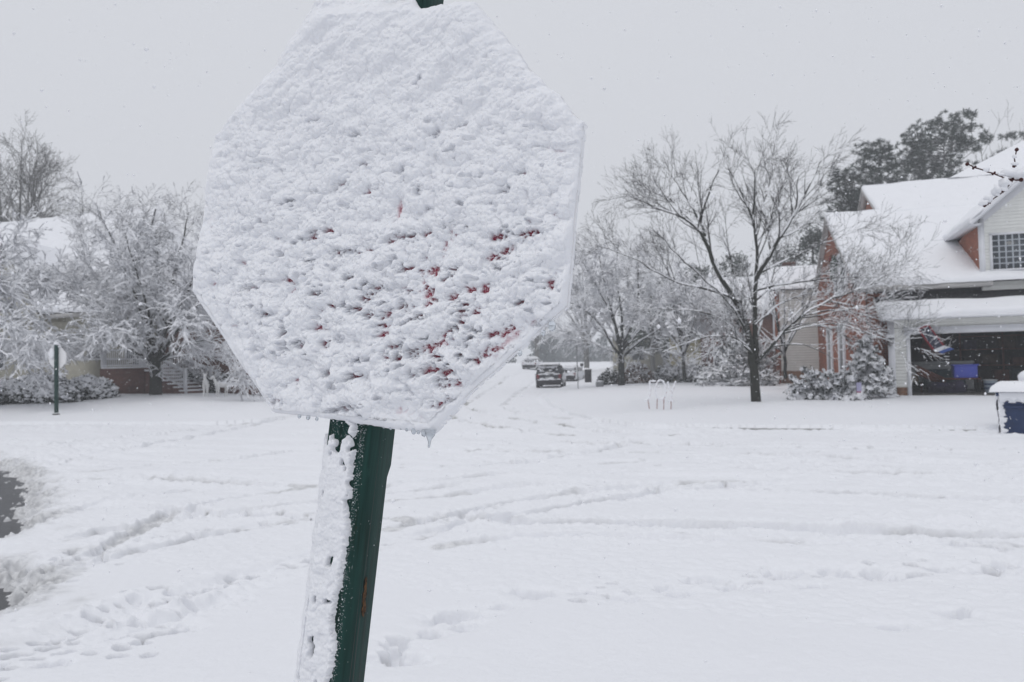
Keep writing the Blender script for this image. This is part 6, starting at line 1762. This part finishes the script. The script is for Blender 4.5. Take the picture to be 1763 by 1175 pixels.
def dark_tree(label, px, topy, Y, w, seed):
    rng = np.random.default_rng(seed)
    t = at(px, topy, Y); b = np.array([t[0], t[1], gh(t[0], t[1]) - .1]); h = t[2] - b[2]
    r = thing('evergreen_tree', label, 'evergreen tree', b, 0, 'evergreens beyond the houses')
    m = MB(); m.tube([b, b + [0, 0, h * .5], b + [0, 0, h * .95]], [.25, .18, .04], 7); m.build('trunk', M['bark_far'], r, True)
    n = 150; f = rng.random(n) ** .75; a = rng.uniform(0, 2 * PI, n); R = w * (.25 + .85 * np.sin(np.clip(f * 1.25, 0, 1) * PI * .6)) * rng.uniform(.3, 1, n)
    C = np.stack([b[0] + R * np.cos(a), b[1] + R * np.sin(a), t[2] - f * h * .8], -1)
    CC = np.repeat(C, 34, 0) + rng.normal(0, .36, (n * 34, 3)) * [1, 1, .55]
    m = MB(); blades(m, CC, nrm(rng.normal(size=CC.shape) + [0, 0, .2]), rng.uniform(.25, .5, len(CC)), rng.uniform(.06, .12, len(CC)), rng); m.build('crown', M['pine'], r)
    k = rng.random(n) < .5; m = MB(); octas(m, C[k] + [0, 0, .28], rng.uniform(.2, .5, k.sum()), rng.uniform(.2, .5, k.sum()), rng.uniform(.06, .14, k.sum())); m.build('crown_snow', M['twig_snow'], r)
dark_tree('dark evergreen left of the bare tree trunk, above the far roofs', 1205, 452, 70, 3.6, 91)
dark_tree('dark evergreen just left of the brick gable, above the far roofs', 1398, 395, 64, 2.2, 92)
dark_tree('dark evergreen behind the bare tree fork, above the far roofs', 1265, 440, 76, 3.4, 93)
dark_tree('dark evergreen right of the bare tree trunk, above the far roofs', 1350, 430, 72, 2.6, 94)
dark_tree('squat dark evergreen behind the crown of the rounded snowy tree', 1120, 480, 72, 3.0, 95)

# ---- budding twig reaching in from a sapling just outside the right edge
def sapling():
    Y0 = 2.35
    tr = at(1900, 420, Y0)
    b = np.array([tr[0], tr[1], -.10])
    r = thing('sapling', 'dark red budding twigs with snow in their forks at the upper right edge', 'sapling', b)
    P = lambda x, y, d=0.0: at(x, y, Y0 + d)
    m = MB(); m.tube([b, b + [.02, 0, .9], P(1885, 420), P(1862, 340, .05), P(1850, 240, .05), P(1845, 120, .05)], [.016, .014, .012, .010, .007, .004], 8)
    trunk = m.build('trunk', M['bud'], r, True)
    tw = MB(); sn = MB(); rng = np.random.default_rng(9)
    paths = [([(1862, 345), (1820, 325), (1785, 308), (1757, 311), (1735, 309), (1708, 298), (1685, 291), (1666, 283)], .0052, .0030),
             ([(1745, 309), (1728, 330), (1712, 342), (1700, 352), (1696, 354)], .0036, .0026), ([(1757, 311), (1747, 300), (1745, 290), (1748, 275), (1750, 258)], .0036, .0028)]
    for p, ra, rb in paths:
        q = smooth_path(np.array([P(*k) for k in p]), rng, .0008, .012)
        tw.tube(q, np.linspace(ra, rb, len(q)) * .62, 7)
        for j in range(4, len(q) - 1, 5):
            for s in (-1, 1):
                o = q[j] + np.array([s * .0035, 0, .002 * s]); tw.blob(o, .0035, .0035, .0045, j, 7, 5, .2)
        tw.blob(q[-1], .006, .005, .006, 3, 8, 6, .2)
        k = len(q)
        for j in range(0, k - 1, 2):
            if rng.random() < .55: sn.blob(q[j] + [0, -.001, .006], rng.uniform(.006, .013), .006, rng.uniform(.004, .008), j, 9, 6, .3)
    tw.build('twig', M['bud'], trunk, True)
    for x, y, sx, sz in ((1752, 300, .030, .014), (1740, 297, .026, .012), (1765, 303, .030, .014), (1728, 316, .012, .018), (1715, 328, .010, .016), (1702, 342, .010, .013), (1694, 350, .013, .008), (1775, 305, .02, .012)): sn.blob(P(x, y, .002), sx, .016, sz, int(x), 14, 9, .3)
    sn.build('twig_snow', M['snow_far'], trunk, True)
    rd = MB(); rd.blob(P(1758, 310, -.018), .0065, .006, .0065, 1, 10, 7, .1); rd.build('bud', M['bud'], trunk, True)
sapling()

# ---- falling snow
def falling():
    rng = np.random.default_rng(123)
    n = 26000
    y = .55 + 30 * rng.random(n) ** .62
    x = (rng.random(n) * 2 - 1) * (.85 * y + .8)
    z = .1 + rng.random(n) * (1.6 + .62 * y)
    n2 = 700                                                       # near flakes, out of focus
    y2 = .5 + 2.6 * rng.random(n2) ** .6; x2 = (rng.random(n2) * 2 - 1) * (.85 * y2 + .4); z2 = 1.6 + (rng.random(n2) * 1.5 - .6) * .6 * y2
    x, y, z = np.concatenate([x, x2]), np.concatenate([y, y2]), np.concatenate([z, z2])
    C = np.stack([x, y, z], -1)
    ok = ~((np.hypot(x + .25, y - 1.38) < .5))
    C = C[ok]
    r = np.clip(rng.lognormal(-.1, .45, len(C)), .35, 2.6) * np.where(C[:, 1] < 3, .0021, .0042)
    m = MB()
    octas(m, C, r * rng.uniform(.8, 1.3, len(C)), r, r * rng.uniform(.8, 1.5, len(C)))
    tag(m.build('falling_snow', M['flake'], None), 'snowflakes drifting through the air', 'snowflakes', None, 'stuff')
falling()

# ---- haze of falling snow in the air
def haze():
    m = MB(); m.box(-230, 230, -12, 420, -1.5, 24)
    v = bpy.data.materials.new('haze'); v.use_nodes = True
    n, l = v.node_tree.nodes, v.node_tree.links
    n.remove(n['Principled BSDF'])
    pv = n.new('ShaderNodeVolumePrincipled'); pv.inputs['Color'].default_value = (.93, .95, .98, 1); pv.inputs['Density'].default_value = .0020; pv.inputs['Anisotropy'].default_value = 0.0
    l.new(pv.outputs[0], n['Material Output'].inputs['Volume'])
    o = m.build('haze', v, None); tag(o, 'thin pale haze of falling snow in the air', 'haze', None, 'stuff')
haze()
